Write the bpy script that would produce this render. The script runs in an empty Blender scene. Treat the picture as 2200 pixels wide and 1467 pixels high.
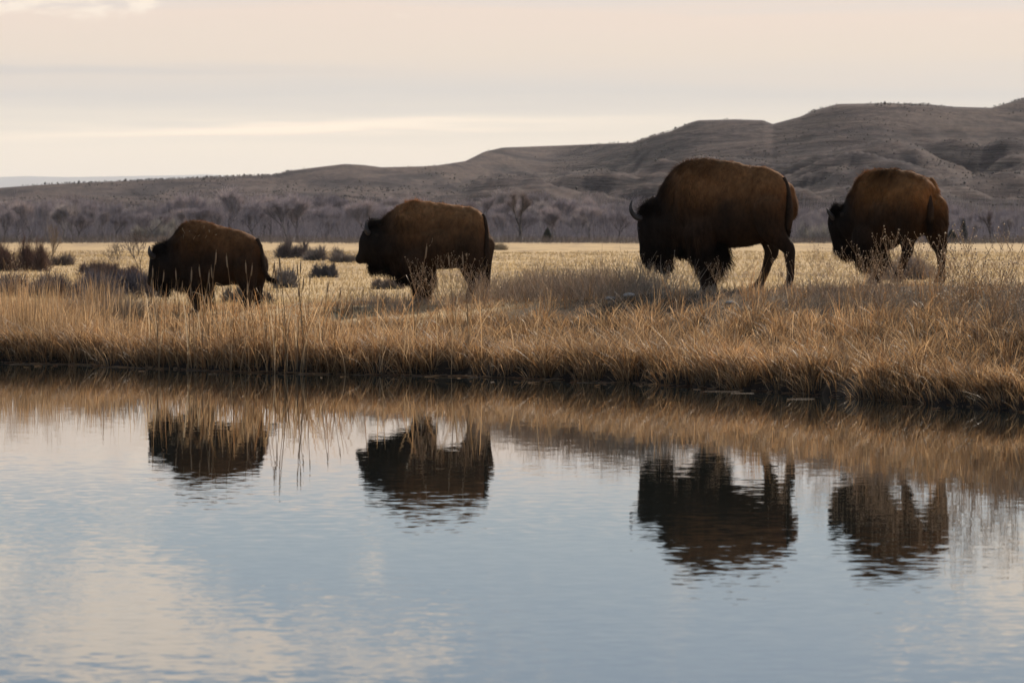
import bpy, math, random
import numpy as np
from mathutils import Vector, Matrix

random.seed(7)
rng = np.random.default_rng(7)
C = bpy.context.scene.collection
SC = bpy.context.scene

# ------------------------------------------------------------------ camera
# lens data: the photograph is 2200 px wide, focal length F px, horizon at row HY
F, HY, HC = 9000.0, 500.0, 2.0
cam = bpy.data.cameras.new('camera'); camo = bpy.data.objects.new('camera', cam); C.objects.link(camo)
camo.location = (0, 0, HC); camo.rotation_euler = (math.radians(90), 0, 0)
cam.sensor_width = 36.0; cam.lens = 36.0 * F / 2200
cam.shift_y = -(733.5 - HY) / 2200
cam.clip_start = 0.5; cam.clip_end = 90000
cam.dof.use_dof = True; cam.dof.focus_distance = 60.0; cam.dof.aperture_fstop = 6.3
SC.camera = camo

# ------------------------------------------------------------------ sky, sun, exposure
SUN_EL, SUN_AZ = math.radians(35), math.radians(24)      # az measured from +Y towards +X
world = bpy.data.worlds.new('World'); SC.world = world; world.use_nodes = True
def N(nt, t, **kw):
    n = nt.nodes.new(t)
    for k, v in kw.items():
        if k in ('inp',):
            for a, b in v.items(): n.inputs[a].default_value = b
        else: setattr(n, k, v)
    return n
def mathn(nt, op, a, b=None, c=None, clamp=False):
    n = nt.nodes.new('ShaderNodeMath'); n.operation = op; n.use_clamp = clamp
    for i, v in enumerate((a, b, c)):
        if v is None: continue
        if isinstance(v, (int, float)): n.inputs[i].default_value = v
        else: nt.links.new(v, n.inputs[i])
    return n.outputs[0]
def mixc(nt, fac, a, b, mode='MIX'):
    n = nt.nodes.new('ShaderNodeMix'); n.data_type = 'RGBA'; n.blend_type = mode
    for i, v in ((0, fac), (6, a), (7, b)):
        if isinstance(v, (int, float)): n.inputs[i].default_value = v
        elif isinstance(v, tuple): n.inputs[i].default_value = v if len(v) == 4 else v + (1,)
        else: nt.links.new(v, n.inputs[i])
    return n.outputs[2]
def ramp(nt, fac, stops, interp='LINEAR'):
    n = nt.nodes.new('ShaderNodeValToRGB'); cr = n.color_ramp; cr.interpolation = interp
    while len(cr.elements) > 1: cr.elements.remove(cr.elements[-1])
    for i, (p, c) in enumerate(stops):
        e = cr.elements[0] if i == 0 else cr.elements.new(p)
        e.position = p; e.color = tuple(c) + (1,) if len(c) == 3 else c
    nt.links.new(fac, n.inputs[0]); return n.outputs[0]

nt = world.node_tree; nt.nodes.clear()
tc = N(nt, 'ShaderNodeTexCoord'); sep = N(nt, 'ShaderNodeSeparateXYZ'); nt.links.new(tc.outputs['Generated'], sep.inputs[0])
X_, Y_, Z_ = sep.outputs
sky = N(nt, 'ShaderNodeTexSky', sky_type='NISHITA', sun_disc=False, sun_elevation=SUN_EL, sun_rotation=SUN_AZ, air_density=1.0, dust_density=1.0, ozone_density=2.0)
SKY_STRENGTH = 0.085
skyc = mixc(nt, 1.0, sky.outputs[0], (SKY_STRENGTH,) * 3, 'MULTIPLY')
az = mathn(nt, 'ARCTAN2', X_, Y_)
# soft wavering of the layers
cmb = N(nt, 'ShaderNodeCombineXYZ'); nt.links.new(mathn(nt, 'MULTIPLY', az, 9.0), cmb.inputs[0]); nt.links.new(mathn(nt, 'MULTIPLY', Z_, 160.0), cmb.inputs[1])
n1 = N(nt, 'ShaderNodeTexNoise', inp={'Scale': 1.0, 'Detail': 4.0, 'Roughness': 0.55}); nt.links.new(cmb.outputs[0], n1.inputs['Vector'])
ew = mathn(nt, 'ADD', Z_, mathn(nt, 'MULTIPLY', mathn(nt, 'SUBTRACT', n1.outputs[0], 0.5), 0.009))
e10 = mathn(nt, 'MULTIPLY', ew, 10.0, clamp=True)
veil = ramp(nt, e10, [(0.0, (1.02, .85, .65)), (.12, (1.12, .95, .74)), (.20, (1.04, .90, .73)), (.25, (.90, .80, .67)), (.33, (.71, .66, .61)),
                      (.375, (.77, .68, .60)), (.43, (.83, .70, .585)), (.52, (.86, .70, .59)), (.58, (.68, .65, .65)), (.68, (.38, .49, .60)), (1.0, (.22, .35, .54))])
vfac = ramp(nt, e10, [(0.0, (1, 1, 1)), (.52, (.96, .96, .96)), (.62, (.8, .8, .8)), (1.0, (.6, .6, .6))])
col = mixc(nt, vfac, skyc, veil)
# cream cirrus streak low on the left, thin grey band above
def gauss(x, c, w):
    d = mathn(nt, 'DIVIDE', mathn(nt, 'SUBTRACT', x, c), w)
    return mathn(nt, 'EXPONENT', mathn(nt, 'MULTIPLY', mathn(nt, 'MULTIPLY', d, d), -1.0))
sl = mathn(nt, 'SUBTRACT', .0262, mathn(nt, 'MULTIPLY', mathn(nt, 'POWER', mathn(nt, 'ADD', az, -0.03), 2.0), .16))
streak = mathn(nt, 'MULTIPLY', gauss(mathn(nt, 'SUBTRACT', ew, sl), 0.0, .0013), gauss(az, -.055, .07))
streak = mathn(nt, 'MULTIPLY', streak, mathn(nt, 'ADD', n1.outputs[0], 0.55), clamp=True)
col = mixc(nt, streak, col, (1.2, 1.0, .78))
band = mathn(nt, 'MULTIPLY', mathn(nt, 'MULTIPLY', gauss(ew, .0385, .0011), gauss(az, -.11, .06)), .45)
col = mixc(nt, band, col, (.56, .55, .55))
# broken cloud patches above
cmb2 = N(nt, 'ShaderNodeCombineXYZ'); nt.links.new(mathn(nt, 'MULTIPLY', az, 60.0), cmb2.inputs[0]); nt.links.new(mathn(nt, 'MULTIPLY', Z_, 190.0), cmb2.inputs[1])
n2 = N(nt, 'ShaderNodeTexNoise', inp={'Scale': 1.0, 'Detail': 6.0, 'Roughness': 0.6, 'Distortion': 0.4}); nt.links.new(cmb2.outputs[0], n2.inputs['Vector'])
def patch(ca, wa, ce, we, amp):
    return mathn(nt, 'MULTIPLY', mathn(nt, 'MULTIPLY', gauss(az, ca, wa), gauss(Z_, ce, we)), amp)
bias = patch(-.108, .036, .0540, .0036, .27)
for p in ((-.092, .022, .084, .012, .36), (-.122, .008, .079, .010, .28), (-.075, .080, .100, .010, .33), (-.034, .006, .079, .010, .17), (.118, .020, .080, .014, .33), (.04, .01, .083, .012, .12), (.12, .05, .098, .006, .15)):
    bias = mathn(nt, 'ADD', bias, patch(*p))
hi = N(nt, 'ShaderNodeMapRange', inp={'From Min': .12, 'From Max': .3, 'To Min': 0.0, 'To Max': .12}); nt.links.new(Z_, hi.inputs[0])
cf = mathn(nt, 'ADD', mathn(nt, 'ADD', n2.outputs[0], bias), hi.outputs[0])
mr = N(nt, 'ShaderNodeMapRange', interpolation_type='SMOOTHSTEP', inp={'From Min': .62, 'From Max': .84, 'To Min': 0.0, 'To Max': .95}); nt.links.new(cf, mr.inputs[0])
above = N(nt, 'ShaderNodeMapRange', interpolation_type='SMOOTHSTEP', inp={'From Min': .0485, 'From Max': .0525}); nt.links.new(Z_, above.inputs[0])
col = mixc(nt, mathn(nt, 'MULTIPLY', mr.outputs[0], above.outputs[0]), col, (1.0, .87, .73))
bg = N(nt, 'ShaderNodeBackground'); nt.links.new(col, bg.inputs[0]); bg.inputs[1].default_value = 0.92
wo = N(nt, 'ShaderNodeOutputWorld'); nt.links.new(bg.outputs[0], wo.inputs[0])

sun = bpy.data.lights.new('sun', 'SUN'); suno = bpy.data.objects.new('sun', sun); C.objects.link(suno)
sun.energy = 5.0; sun.angle = math.radians(3); sun.color = (1.0, .88, .72)
sd = Vector((math.sin(SUN_AZ) * math.cos(SUN_EL), math.cos(SUN_AZ) * math.cos(SUN_EL), math.sin(SUN_EL)))
suno.rotation_euler = (-sd).to_track_quat('-Z', 'Y').to_euler()
SC.view_settings.view_transform = 'Standard'; SC.view_settings.look = 'None'
SC.view_settings.exposure = 0.2; SC.view_settings.gamma = 1.0; SC.view_settings.use_curve_mapping = False
SC.render.engine = 'CYCLES'
SC.cycles.use_denoising = True
SC.cycles.max_bounces = 6; SC.cycles.transparent_max_bounces = 8; SC.cycles.volume_bounces = 1
SC.cycles.sample_clamp_indirect = 2.0; SC.cycles.sample_clamp_direct = 3.0

# ------------------------------------------------------------------ helpers
def tag(o, label=None, cat=None, group=None, kind=None):
    if label: o['label'] = label
    if cat: o['category'] = cat
    if group: o['group'] = group
    if kind: o['kind'] = kind
    return o
def npmesh(name, V, tris, col=None, smooth=False):
    V = np.asarray(V, dtype=np.float32); T = np.asarray(tris, dtype=np.int32)
    me = bpy.data.meshes.new(name)
    me.vertices.add(len(V)); me.vertices.foreach_set('co', V.ravel())
    k = T.shape[1]
    me.loops.add(T.size); me.loops.foreach_set('vertex_index', T.ravel())
    me.polygons.add(len(T)); me.polygons.foreach_set('loop_start', np.arange(len(T), dtype=np.int32) * k)
    me.polygons.foreach_set('loop_total', np.full(len(T), k, dtype=np.int32))
    if col is not None:
        at = me.attributes.new('tint', 'FLOAT_COLOR', 'POINT')
        c4 = np.ones((len(V), 4), dtype=np.float32); c4[:, :3] = col
        at.data.foreach_set('color', c4.ravel())
    me.update(calc_edges=True)
    if smooth: me.polygons.foreach_set('use_smooth', np.ones(len(T), dtype=bool))
    return me
def link(name, me, mat=None, parent=None):
    o = bpy.data.objects.new(name, me); C.objects.link(o)
    if mat is not None and len(me.materials) == 0: me.materials.append(mat)
    if parent: o.parent = parent
    return o
def empty(name, loc=(0, 0, 0), rz=0):
    o = bpy.data.objects.new(name, None); C.objects.link(o); o.location = loc; o.rotation_euler = (0, 0, rz)
    o.empty_display_size = .1; return o
def _h(ix, iy, s):
    v = np.sin(ix * 127.1 + iy * 311.7 + s * 74.7) * 43758.5453
    return v - np.floor(v)
def vn(x, y, s=0):
    x = np.asarray(x, float); y = np.asarray(y, float)
    ix, iy = np.floor(x), np.floor(y); fx, fy = x - ix, y - iy
    fx = fx * fx * (3 - 2 * fx); fy = fy * fy * (3 - 2 * fy)
    return (_h(ix, iy, s) * (1 - fx) + _h(ix + 1, iy, s) * fx) * (1 - fy) + (_h(ix, iy + 1, s) * (1 - fx) + _h(ix + 1, iy + 1, s) * fx) * fy
def fbm(x, y, s=0, o=4):
    r = 0; a = .5; t = 0
    for i in range(o):
        r = r + a * vn(x * 2 ** i, y * 2 ** i, s + i * 3.1); t += a; a *= .5
    return r / t
def sstep(t):
    t = np.clip(t, 0, 1); return t * t * (3 - 2 * t)

# ------------------------------------------------------------------ materials
def newmat(name):
    m = bpy.data.materials.new(name); m.use_nodes = True; m.node_tree.nodes.clear()
    return m, m.node_tree
def leaf_mat(name, trans=.4, rough=.6, bright=1.0):
    m, t = newmat(name)
    at = N(t, 'ShaderNodeAttribute', attribute_name='tint')
    c = mixc(t, 1.0, at.outputs['Color'], (bright,) * 3, 'MULTIPLY')
    p = N(t, 'ShaderNodeBsdfPrincipled', inp={'Roughness': rough, 'Specular IOR Level': .35}); t.links.new(c, p.inputs['Base Color'])
    tr = N(t, 'ShaderNodeBsdfTranslucent'); t.links.new(c, tr.inputs[0])
    mx = N(t, 'ShaderNodeMixShader'); mx.inputs[0].default_value = trans
    t.links.new(p.outputs[0], mx.inputs[1]); t.links.new(tr.outputs[0], mx.inputs[2])
    o = N(t, 'ShaderNodeOutputMaterial'); t.links.new(mx.outputs[0], o.inputs[0]); return m
M_grass = leaf_mat('dry_grass', .5, .5, 1.0)
M_twig = leaf_mat('bare_twigs', .3, .8)
M_crown = leaf_mat('crown_twigs', .5, .9, 1.75)
M_fur = leaf_mat('fur_strands', .22, .9)
M_fur.node_tree.nodes['Principled BSDF'].inputs['Specular IOR Level'].default_value = .03

def simple(name, colr, rough=.7, spec=.3, noise=None):
    m, t = newmat(name)
    p = N(t, 'ShaderNodeBsdfPrincipled', inp={'Roughness': rough, 'Specular IOR Level': spec})
    if noise:
        sc, c2 = noise
        g = N(t, 'ShaderNodeTexCoord'); n = N(t, 'ShaderNodeTexNoise', inp={'Scale': sc, 'Detail': 5.0}); t.links.new(g.outputs['Object'], n.inputs['Vector'])
        c = ramp(t, n.outputs[0], [(.35, colr), (.65, c2)]); t.links.new(c, p.inputs['Base Color'])
    else: p.inputs['Base Color'].default_value = tuple(colr) + (1,)
    o = N(t, 'ShaderNodeOutputMaterial'); t.links.new(p.outputs[0], o.inputs[0]); return m
M_horn = simple('horn', (.028, .021, .018), .5, .3, (9, (.07, .055, .045)))
M_eye = simple('eye', (.006, .004, .003), .12, .5)
M_hoof = simple('hoof', (.012, .010, .009), .5)
M_stone = simple('stone', (.30, .26, .22), .95, .05, (14, (.42, .37, .32)))

def hide_mat():
    m, t = newmat('bison_hide')
    at = N(t, 'ShaderNodeAttribute', attribute_name='tint')
    g = N(t, 'ShaderNodeTexCoord'); mp = N(t, 'ShaderNodeMapping'); mp.inputs['Scale'].default_value = (1.2, 1.2, .55); t.links.new(g.outputs['Object'], mp.inputs[0])
    n = N(t, 'ShaderNodeTexNoise', inp={'Scale': 16.0, 'Detail': 7.0, 'Roughness': .65}); t.links.new(mp.outputs[0], n.inputs['Vector'])
    v = ramp(t, n.outputs[0], [(.3, (.55, .55, .55)), (.7, (1.35, 1.35, 1.35))])
    c = mixc(t, 1.0, at.outputs['Color'], v, 'MULTIPLY')
    b = N(t, 'ShaderNodeBump', inp={'Strength': .6, 'Distance': .02}); t.links.new(n.outputs[0], b.inputs['Height'])
    p = N(t, 'ShaderNodeBsdfPrincipled', inp={'Roughness': .85, 'Specular IOR Level': .1, 'Sheen Weight': .0})
    t.links.new(c, p.inputs['Base Color']); t.links.new(b.outputs[0], p.inputs['Normal'])
    o = N(t, 'ShaderNodeOutputMaterial'); t.links.new(p.outputs[0], o.inputs[0]); return m
M_hide = hide_mat()

def water_mat():
    m, t = newmat('pond_water')
    g = N(t, 'ShaderNodeNewGeometry')
    def slope(scale, seed, stretch=1.0):
        mp = N(t, 'ShaderNodeMapping'); mp.inputs['Scale'].default_value = (stretch, 1, 1); mp.inputs['Location'].default_value = (seed, seed * 2, 0)
        t.links.new(g.outputs['Position'], mp.inputs[0])
        n = N(t, 'ShaderNodeTexNoise', inp={'Scale': scale, 'Detail': 1.5, 'Roughness': .5}); t.links.new(mp.outputs[0], n.inputs['Vector'])
        vs = N(t, 'ShaderNodeVectorMath', operation='SUBTRACT'); t.links.new(n.outputs['Color'], vs.inputs[0]); vs.inputs[1].default_value = (.5, .5, .5)
        return vs.outputs[0]
    def scaled(v, s):
        n = N(t, 'ShaderNodeVectorMath', operation='SCALE'); t.links.new(v, n.inputs[0])
        if isinstance(s, float): n.inputs['Scale'].default_value = s
        else: t.links.new(s, n.inputs['Scale'])
        return n.outputs[0]
    # ripples die away towards the sheltered far bank
    sp = N(t, 'ShaderNodeSeparateXYZ'); t.links.new(g.outputs['Position'], sp.inputs[0])
    yy = mathn(t, 'ADD', sp.outputs[1], mathn(t, 'MULTIPLY', sp.outputs[0], .9))
    cal = N(t, 'ShaderNodeMapRange', interpolation_type='SMOOTHSTEP', inp={'From Min': 20.0, 'From Max': 46.0, 'To Min': 1.0, 'To Max': .26}); t.links.new(yy, cal.inputs[0])
    pt = N(t, 'ShaderNodeTexNoise', inp={'Scale': .22, 'Detail': 2.0}); t.links.new(g.outputs['Position'], pt.inputs['Vector'])
    gust = N(t, 'ShaderNodeMapRange', inp={'From Min': .3, 'From Max': .7, 'To Min': .6, 'To Max': 1.35}); t.links.new(pt.outputs[0], gust.inputs[0])
    amp = mathn(t, 'MULTIPLY', cal.outputs[0], gust.outputs[0])
    a = scaled(slope(6.5, 3.0, .7), .015); b = scaled(slope(15.0, 8.0, .6), .024)
    s = N(t, 'ShaderNodeVectorMath', operation='ADD'); t.links.new(a, s.inputs[0]); t.links.new(b, s.inputs[1])
    s2 = scaled(s.outputs[0], amp)
    fl = N(t, 'ShaderNodeVectorMath', operation='MULTIPLY'); t.links.new(s2, fl.inputs[0]); fl.inputs[1].default_value = (.6, 1, 0)
    ad = N(t, 'ShaderNodeVectorMath', operation='ADD'); t.links.new(fl.outputs[0], ad.inputs[0]); ad.inputs[1].default_value = (0, 0, 1)
    nm = N(t, 'ShaderNodeVectorMath', operation='NORMALIZE'); t.links.new(ad.outputs[0], nm.inputs[0])
    p = N(t, 'ShaderNodeBsdfPrincipled', inp={'Base Color': (.012, .014, .012, 1), 'Roughness': .012, 'IOR': 1.333, 'Specular Tint': (.68, .81, .93, 1)})
    t.links.new(nm.outputs[0], p.inputs['Normal'])
    o = N(t, 'ShaderNodeOutputMaterial'); t.links.new(p.outputs[0], o.inputs[0]); return m
M_water = water_mat()

def ground_mat():
    m, t = newmat('dry_pasture')
    g = N(t, 'ShaderNodeNewGeometry'); sp = N(t, 'ShaderNodeSeparateXYZ'); t.links.new(g.outputs['Position'], sp.inputs[0])
    mp = N(t, 'ShaderNodeMapping'); mp.inputs['Scale'].default_value = (.35, .06, 1); t.links.new(g.outputs['Position'], mp.inputs[0])
    n = N(t, 'ShaderNodeTexNoise', inp={'Scale': 1.0, 'Detail': 6.0, 'Roughness': .6}); t.links.new(mp.outputs[0], n.inputs['Vector'])
    field = ramp(t, n.outputs[0], [(.30, (.20, .135, .085)), (.45, (.40, .275, .145)), (.58, (.50, .35, .18)), (.72, (.30, .21, .13))])
    mp2 = N(t, 'ShaderNodeMapping'); mp2.inputs['Scale'].default_value = (.9, .9, 1); t.links.new(g.outputs['Position'], mp2.inputs[0])
    n2 = N(t, 'ShaderNodeTexNoise', inp={'Scale': 3.0, 'Detail': 8.0, 'Roughness': .7}); t.links.new(mp2.outputs[0], n2.inputs['Vector'])
    bank = ramp(t, n2.outputs[0], [(.3, (.035, .023, .015)), (.5, (.085, .058, .035)), (.7, (.20, .135, .08))])
    mud = (.016, .011, .008)
    # near the pond it is trampled sod, farther out it is pasture
    at = N(t, 'ShaderNodeAttribute', attribute_name='tint'); sc = N(t, 'ShaderNodeSeparateColor'); t.links.new(at.outputs['Color'], sc.inputs[0])
    c = mixc(t, sc.outputs[0], field, bank)
    c = mixc(t, sc.outputs[1], c, mud)
    far = mixc(t, n.outputs[0], (.075, .062, .055), (.14, .11, .085))
    c = mixc(t, sc.outputs[2], c, far)
    b = N(t, 'ShaderNodeBump', inp={'Strength': .5, 'Distance': .08}); t.links.new(n2.outputs[0], b.inputs['Height'])
    p = N(t, 'ShaderNodeBsdfPrincipled', inp={'Roughness': .95, 'Specular IOR Level': .1}); t.links.new(c, p.inputs['Base Color']); t.links.new(b.outputs[0], p.inputs['Normal'])
    o = N(t, 'ShaderNodeOutputMaterial'); t.links.new(p.outputs[0], o.inputs[0]); return m
M_ground = ground_mat()

def hill_mat():
    m, t = newmat('sage_hillside')
    g = N(t, 'ShaderNodeNewGeometry')
    mp = N(t, 'ShaderNodeMapping'); mp.inputs['Scale'].default_value = (.022, .006, .20); mp.inputs['Rotation'].default_value = (0, 0, .25); t.links.new(g.outputs['Position'], mp.inputs[0])
    n = N(t, 'ShaderNodeTexNoise', inp={'Scale': 1.0, 'Detail': 9.0, 'Roughness': .68, 'Distortion': .6}); t.links.new(mp.outputs[0], n.inputs['Vector'])
    mp2 = N(t, 'ShaderNodeMapping'); mp2.inputs['Scale'].default_value = (.30, .06, .8); t.links.new(g.outputs['Position'], mp2.inputs[0])
    n2 = N(t, 'ShaderNodeTexNoise', inp={'Scale': 1.0, 'Detail': 6.0, 'Roughness': .75}); t.links.new(mp2.outputs[0], n2.inputs['Vector'])
    base = ramp(t, n.outputs[0], [(.36, (.016, .012, .017)), (.45, (.038, .028, .032)), (.54, (.078, .056, .052))])
    sp = ramp(t, n2.outputs[0], [(.36, (.6, .6, .64)), (.5, (1, 1, 1)), (.66, (1.45, 1.4, 1.3))])
    c = mixc(t, 1.0, base, sp, 'MULTIPLY')
    b = N(t, 'ShaderNodeBump', inp={'Strength': .9, 'Distance': 4.0}); t.links.new(n.outputs[0], b.inputs['Height'])
    p = N(t, 'ShaderNodeBsdfPrincipled', inp={'Roughness': .95, 'Specular IOR Level': .05}); t.links.new(c, p.inputs['Base Color']); t.links.new(b.outputs[0], p.inputs['Normal'])
    o = N(t, 'ShaderNodeOutputMaterial'); t.links.new(p.outputs[0], o.inputs[0]); return m
M_hill = hill_mat()

# ------------------------------------------------------------------ terrain
SH = [(-900, 760), (-200, 776), (0, 780), (150, 783), (300, 790), (500, 799), (700, 802), (900, 806), (1100, 812), (1300, 820), (1500, 830), (1700, 843), (1900, 858), (2050, 871), (2200, 884), (2500, 915), (3200, 990)]
sx = []; sy = []
for px, py in SH:
    D = F / ((py - HY) / HC); sx.append((px - 1100) / F * D); sy.append(D)
sx = [-4000, -60] + sx + [40, 4000]; sy = [95, 80] + sy + [24, 20]
def shore(x):
    x = np.asarray(x, float)
    return np.interp(x, sx, sy) + (fbm(x * 1.7, x * 0 + 3, 5, 3) - .5) * .55 + (fbm(x * .4, x * 0 + 9, 8, 2) - .5) * .6
RX = [-30, -8.2, -5.1, -1.5, 3.1, 5.35, 8.0, 30]; RZ = [.55, .58, .71, .84, 1.10, 1.26, 1.30, 1.3]
def gz(x, y):
    x = np.asarray(x, float); y = np.asarray(y, float)
    d = y - shore(x); zr = np.interp(x, RX, RZ)
    up = .20 * sstep((d + .05) / .4) + (zr - .20) * sstep(d / 8.2)
    back = (zr - .62) * sstep((d - 10.5) / 9)
    z = np.where(d > 0, up - back, -.05 - .7 * sstep(-d / 3))
    z = z + (fbm(x * .9, y * .9, 2, 3) - .5) * .12 * sstep((d - .5) / 2) * (1 - .3 * sstep((d - 20) / 20))
    z = z + (fbm(x * .05, y * .02, 4, 3) - .5) * .35 * sstep((d - 25) / 60)
    near = sstep((6 - y) / 5)
    return z * (1 - near) + .45 * near
def build_ground():
    ys = np.concatenate([np.linspace(-500, 0, 14)[:-1], np.linspace(0, 40, 21)[:-1], np.arange(40, 85, .25), np.geomspace(85, 38000, 170)])
    u = np.linspace(-1, 1, 361); cu = .22 * u + .78 * u ** 3
    Yg, Ug = np.meshgrid(ys, cu, indexing='ij')
    Xg = Ug * (80 + .5 * np.abs(Yg))
    Zg = gz(Xg, Yg)
    d = Yg - shore(Xg)
    bankf = (1 - sstep((d - (3.5 + 5 * sstep((Xg + 1) / 3))) / (3 + 3 * sstep((Xg + 1) / 3)))) * (1 - sstep((6 - Yg) / 4) * .3)
    mud = 1 - sstep((d - .1) / .5)
    mud = mud * (Yg > 7)
    far = sstep((Yg - 520) / 120)
    col = np.stack([bankf.ravel(), mud.ravel(), far.ravel()], 1)
    V = np.stack([Xg.ravel(), Yg.ravel(), Zg.ravel()], 1)
    nr, nc = Xg.shape; i = np.arange(nr - 1)[:, None] * nc + np.arange(nc - 1)[None]
    Q = np.stack([i, i + 1, i + nc + 1, i + nc], -1).reshape(-1, 4)
    return tag(link('ground', npmesh('ground', V, Q, col, True), M_ground), kind='structure')
build_ground()
# water sheet
wx = np.array([-300, -60, -20, 0, 20, 60, 300.]); V = []
for x in wx: V += [(x, 2.0, 0), (x, float(np.interp(x, sx, sy)) + 2.5, 0)]
tag(link('pond_water', npmesh('pond_water', V, [(2 * i, 2 * i + 2, 2 * i + 3, 2 * i + 1) for i in range(len(wx) - 1)]), M_water), kind='structure')

# ------------------------------------------------------------------ hills
SKL = [(-3000, 430), (-800, 415), (0, 402), (100, 395), (200, 390), (300, 386), (480, 378), (590, 374), (620, 366), (680, 358), (740, 351), (780, 353), (820, 358), (910, 356), (940, 354), (1000, 345), (1040, 325), (1080, 316), (1200, 312), (1290, 308), (1360, 305), (1385, 296), (1400, 291), (1440, 281), (1480, 263), (1500, 257), (1580, 255), (1640, 257), (1660, 265), (1720, 249), (1750, 235), (1800, 222), (1900, 220), (2000, 223), (2050, 228), (2130, 230), (2200, 210), (2400, 190), (3000, 230), (5000, 300)]
kx = np.array([a for a, b in SKL], float); ky = np.array([b for a, b in SKL], float)
def hz(px, Y):
    """height of the hill country along the line of sight px at distance Y"""
    X = (px - 1100) / F * Y
    # the mesas stand on nearer spurs, the plateau between them lies farther back
    crest = 1750 + 500 * np.exp(-((px - 1180) / 190.) ** 2) - 150 * np.exp(-((px - 1900) / 250.) ** 2) - 0.05 * (px - 1100)
    t = (Y - 1050) / (crest - 1050)
    sk = np.interp(px, kx, ky)
    top = (HY - sk) / F * crest + HC
    prof = np.interp(t, [-.5, 0, .14, .22, .30, .44, .62, .78, .90, 1.0, 1.06, 1.5, 3], [0, 0, .08, .33, .39, .44, .54, .66, .95, 1.0, .99, .8, .3])
    t = t + .10 * (fbm(px * .006, px * 0 + 2, 44, 3) - .5) * np.sin(np.clip(t, 0, 1) * math.pi)
    g = np.abs(fbm(X * .035 + Y * .012, Y * .008, 11, 4) - .5) * 2          # gullies
    g2 = fbm(X * .10, Y * .03, 17, 4) - .5
    amp = 0
    sp = np.sin((X * .022 + Y * .008) + 2.2 * fbm(X * .006, Y * .003, 23, 2)) * .5
    amp = np.where(t < .86, np.clip(np.sin(np.clip(t / .86, 0, 1) * math.pi), 0, 1) ** .9, 0)
    z = top * prof + amp * (g * 18 - 7 + g2 * 5.5 + sp * 3) * np.clip(top / 45, .3, 1)
    return X, np.where(t < 1.6, z, np.minimum(z, top * .6))
def build_hills():
    pxs = np.concatenate([np.linspace(-2600, -60, 60), np.linspace(-40, 2240, 640), np.linspace(2280, 4800, 60)])
    Ys = np.concatenate([np.linspace(900, 2350, 300), np.linspace(2400, 4200, 20)])
    Yg, Pg = np.meshgrid(Ys, pxs, indexing='ij'); Xg, Zg = hz(Pg, Yg)
    V = np.stack([Xg.ravel(), Yg.ravel(), Zg.ravel() - .3], 1)
    nr, nc = Xg.shape; i = np.arange(nr - 1)[:, None] * nc + np.arange(nc - 1)[None]
    Q = np.stack([i, i + 1, i + nc + 1, i + nc], -1).reshape(-1, 4)
    tag(link('hills', npmesh('hills', V, Q, None, True), M_hill), kind='structure')
build_hills()
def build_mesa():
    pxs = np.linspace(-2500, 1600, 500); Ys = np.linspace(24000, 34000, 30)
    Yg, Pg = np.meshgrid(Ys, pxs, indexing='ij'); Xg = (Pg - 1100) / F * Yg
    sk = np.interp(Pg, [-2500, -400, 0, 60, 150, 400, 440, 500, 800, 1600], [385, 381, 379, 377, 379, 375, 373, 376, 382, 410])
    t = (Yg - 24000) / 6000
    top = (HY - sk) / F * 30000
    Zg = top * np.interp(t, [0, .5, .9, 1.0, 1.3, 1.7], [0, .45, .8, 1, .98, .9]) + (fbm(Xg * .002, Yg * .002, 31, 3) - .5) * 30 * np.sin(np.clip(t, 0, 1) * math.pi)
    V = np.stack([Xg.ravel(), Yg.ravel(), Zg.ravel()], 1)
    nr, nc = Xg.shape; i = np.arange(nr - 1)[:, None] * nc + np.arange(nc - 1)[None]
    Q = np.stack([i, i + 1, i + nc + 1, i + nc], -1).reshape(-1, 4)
    tag(link('distant_mesa', npmesh('distant_mesa', V, Q, None, True), simple('haze_paled_mesa', (.30, .30, .31), .95, .05)), kind='structure')  # pale grey colour paints part of the distance haze onto the mesa
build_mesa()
# haze
def build_haze():
    x, y0, y1, z0, z1 = 20500, -600, 38500, -3, 480
    V = [(-x, y0, z0), (x, y0, z0), (x, y1, z0), (-x, y1, z0), (-x, y0, z1), (x, y0, z1), (x, y1, z1), (-x, y1, z1)]
    Q = [(0, 3, 2, 1), (4, 5, 6, 7), (0, 1, 5, 4), (1, 2, 6, 5), (2, 3, 7, 6), (3, 0, 4, 7)]
    m, t = newmat('haze_air')
    v = N(t, 'ShaderNodeVolumePrincipled', inp={'Color': (1.0, .985, .965, 1), 'Density': 3.0e-5, 'Anisotropy': .0})
    o = N(t, 'ShaderNodeOutputMaterial'); t.links.new(v.outputs[0], o.inputs['Volume'])
    tag(link('haze', npmesh('haze', V, Q), m), kind='stuff')
HAZE = True
if HAZE: build_haze()

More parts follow.
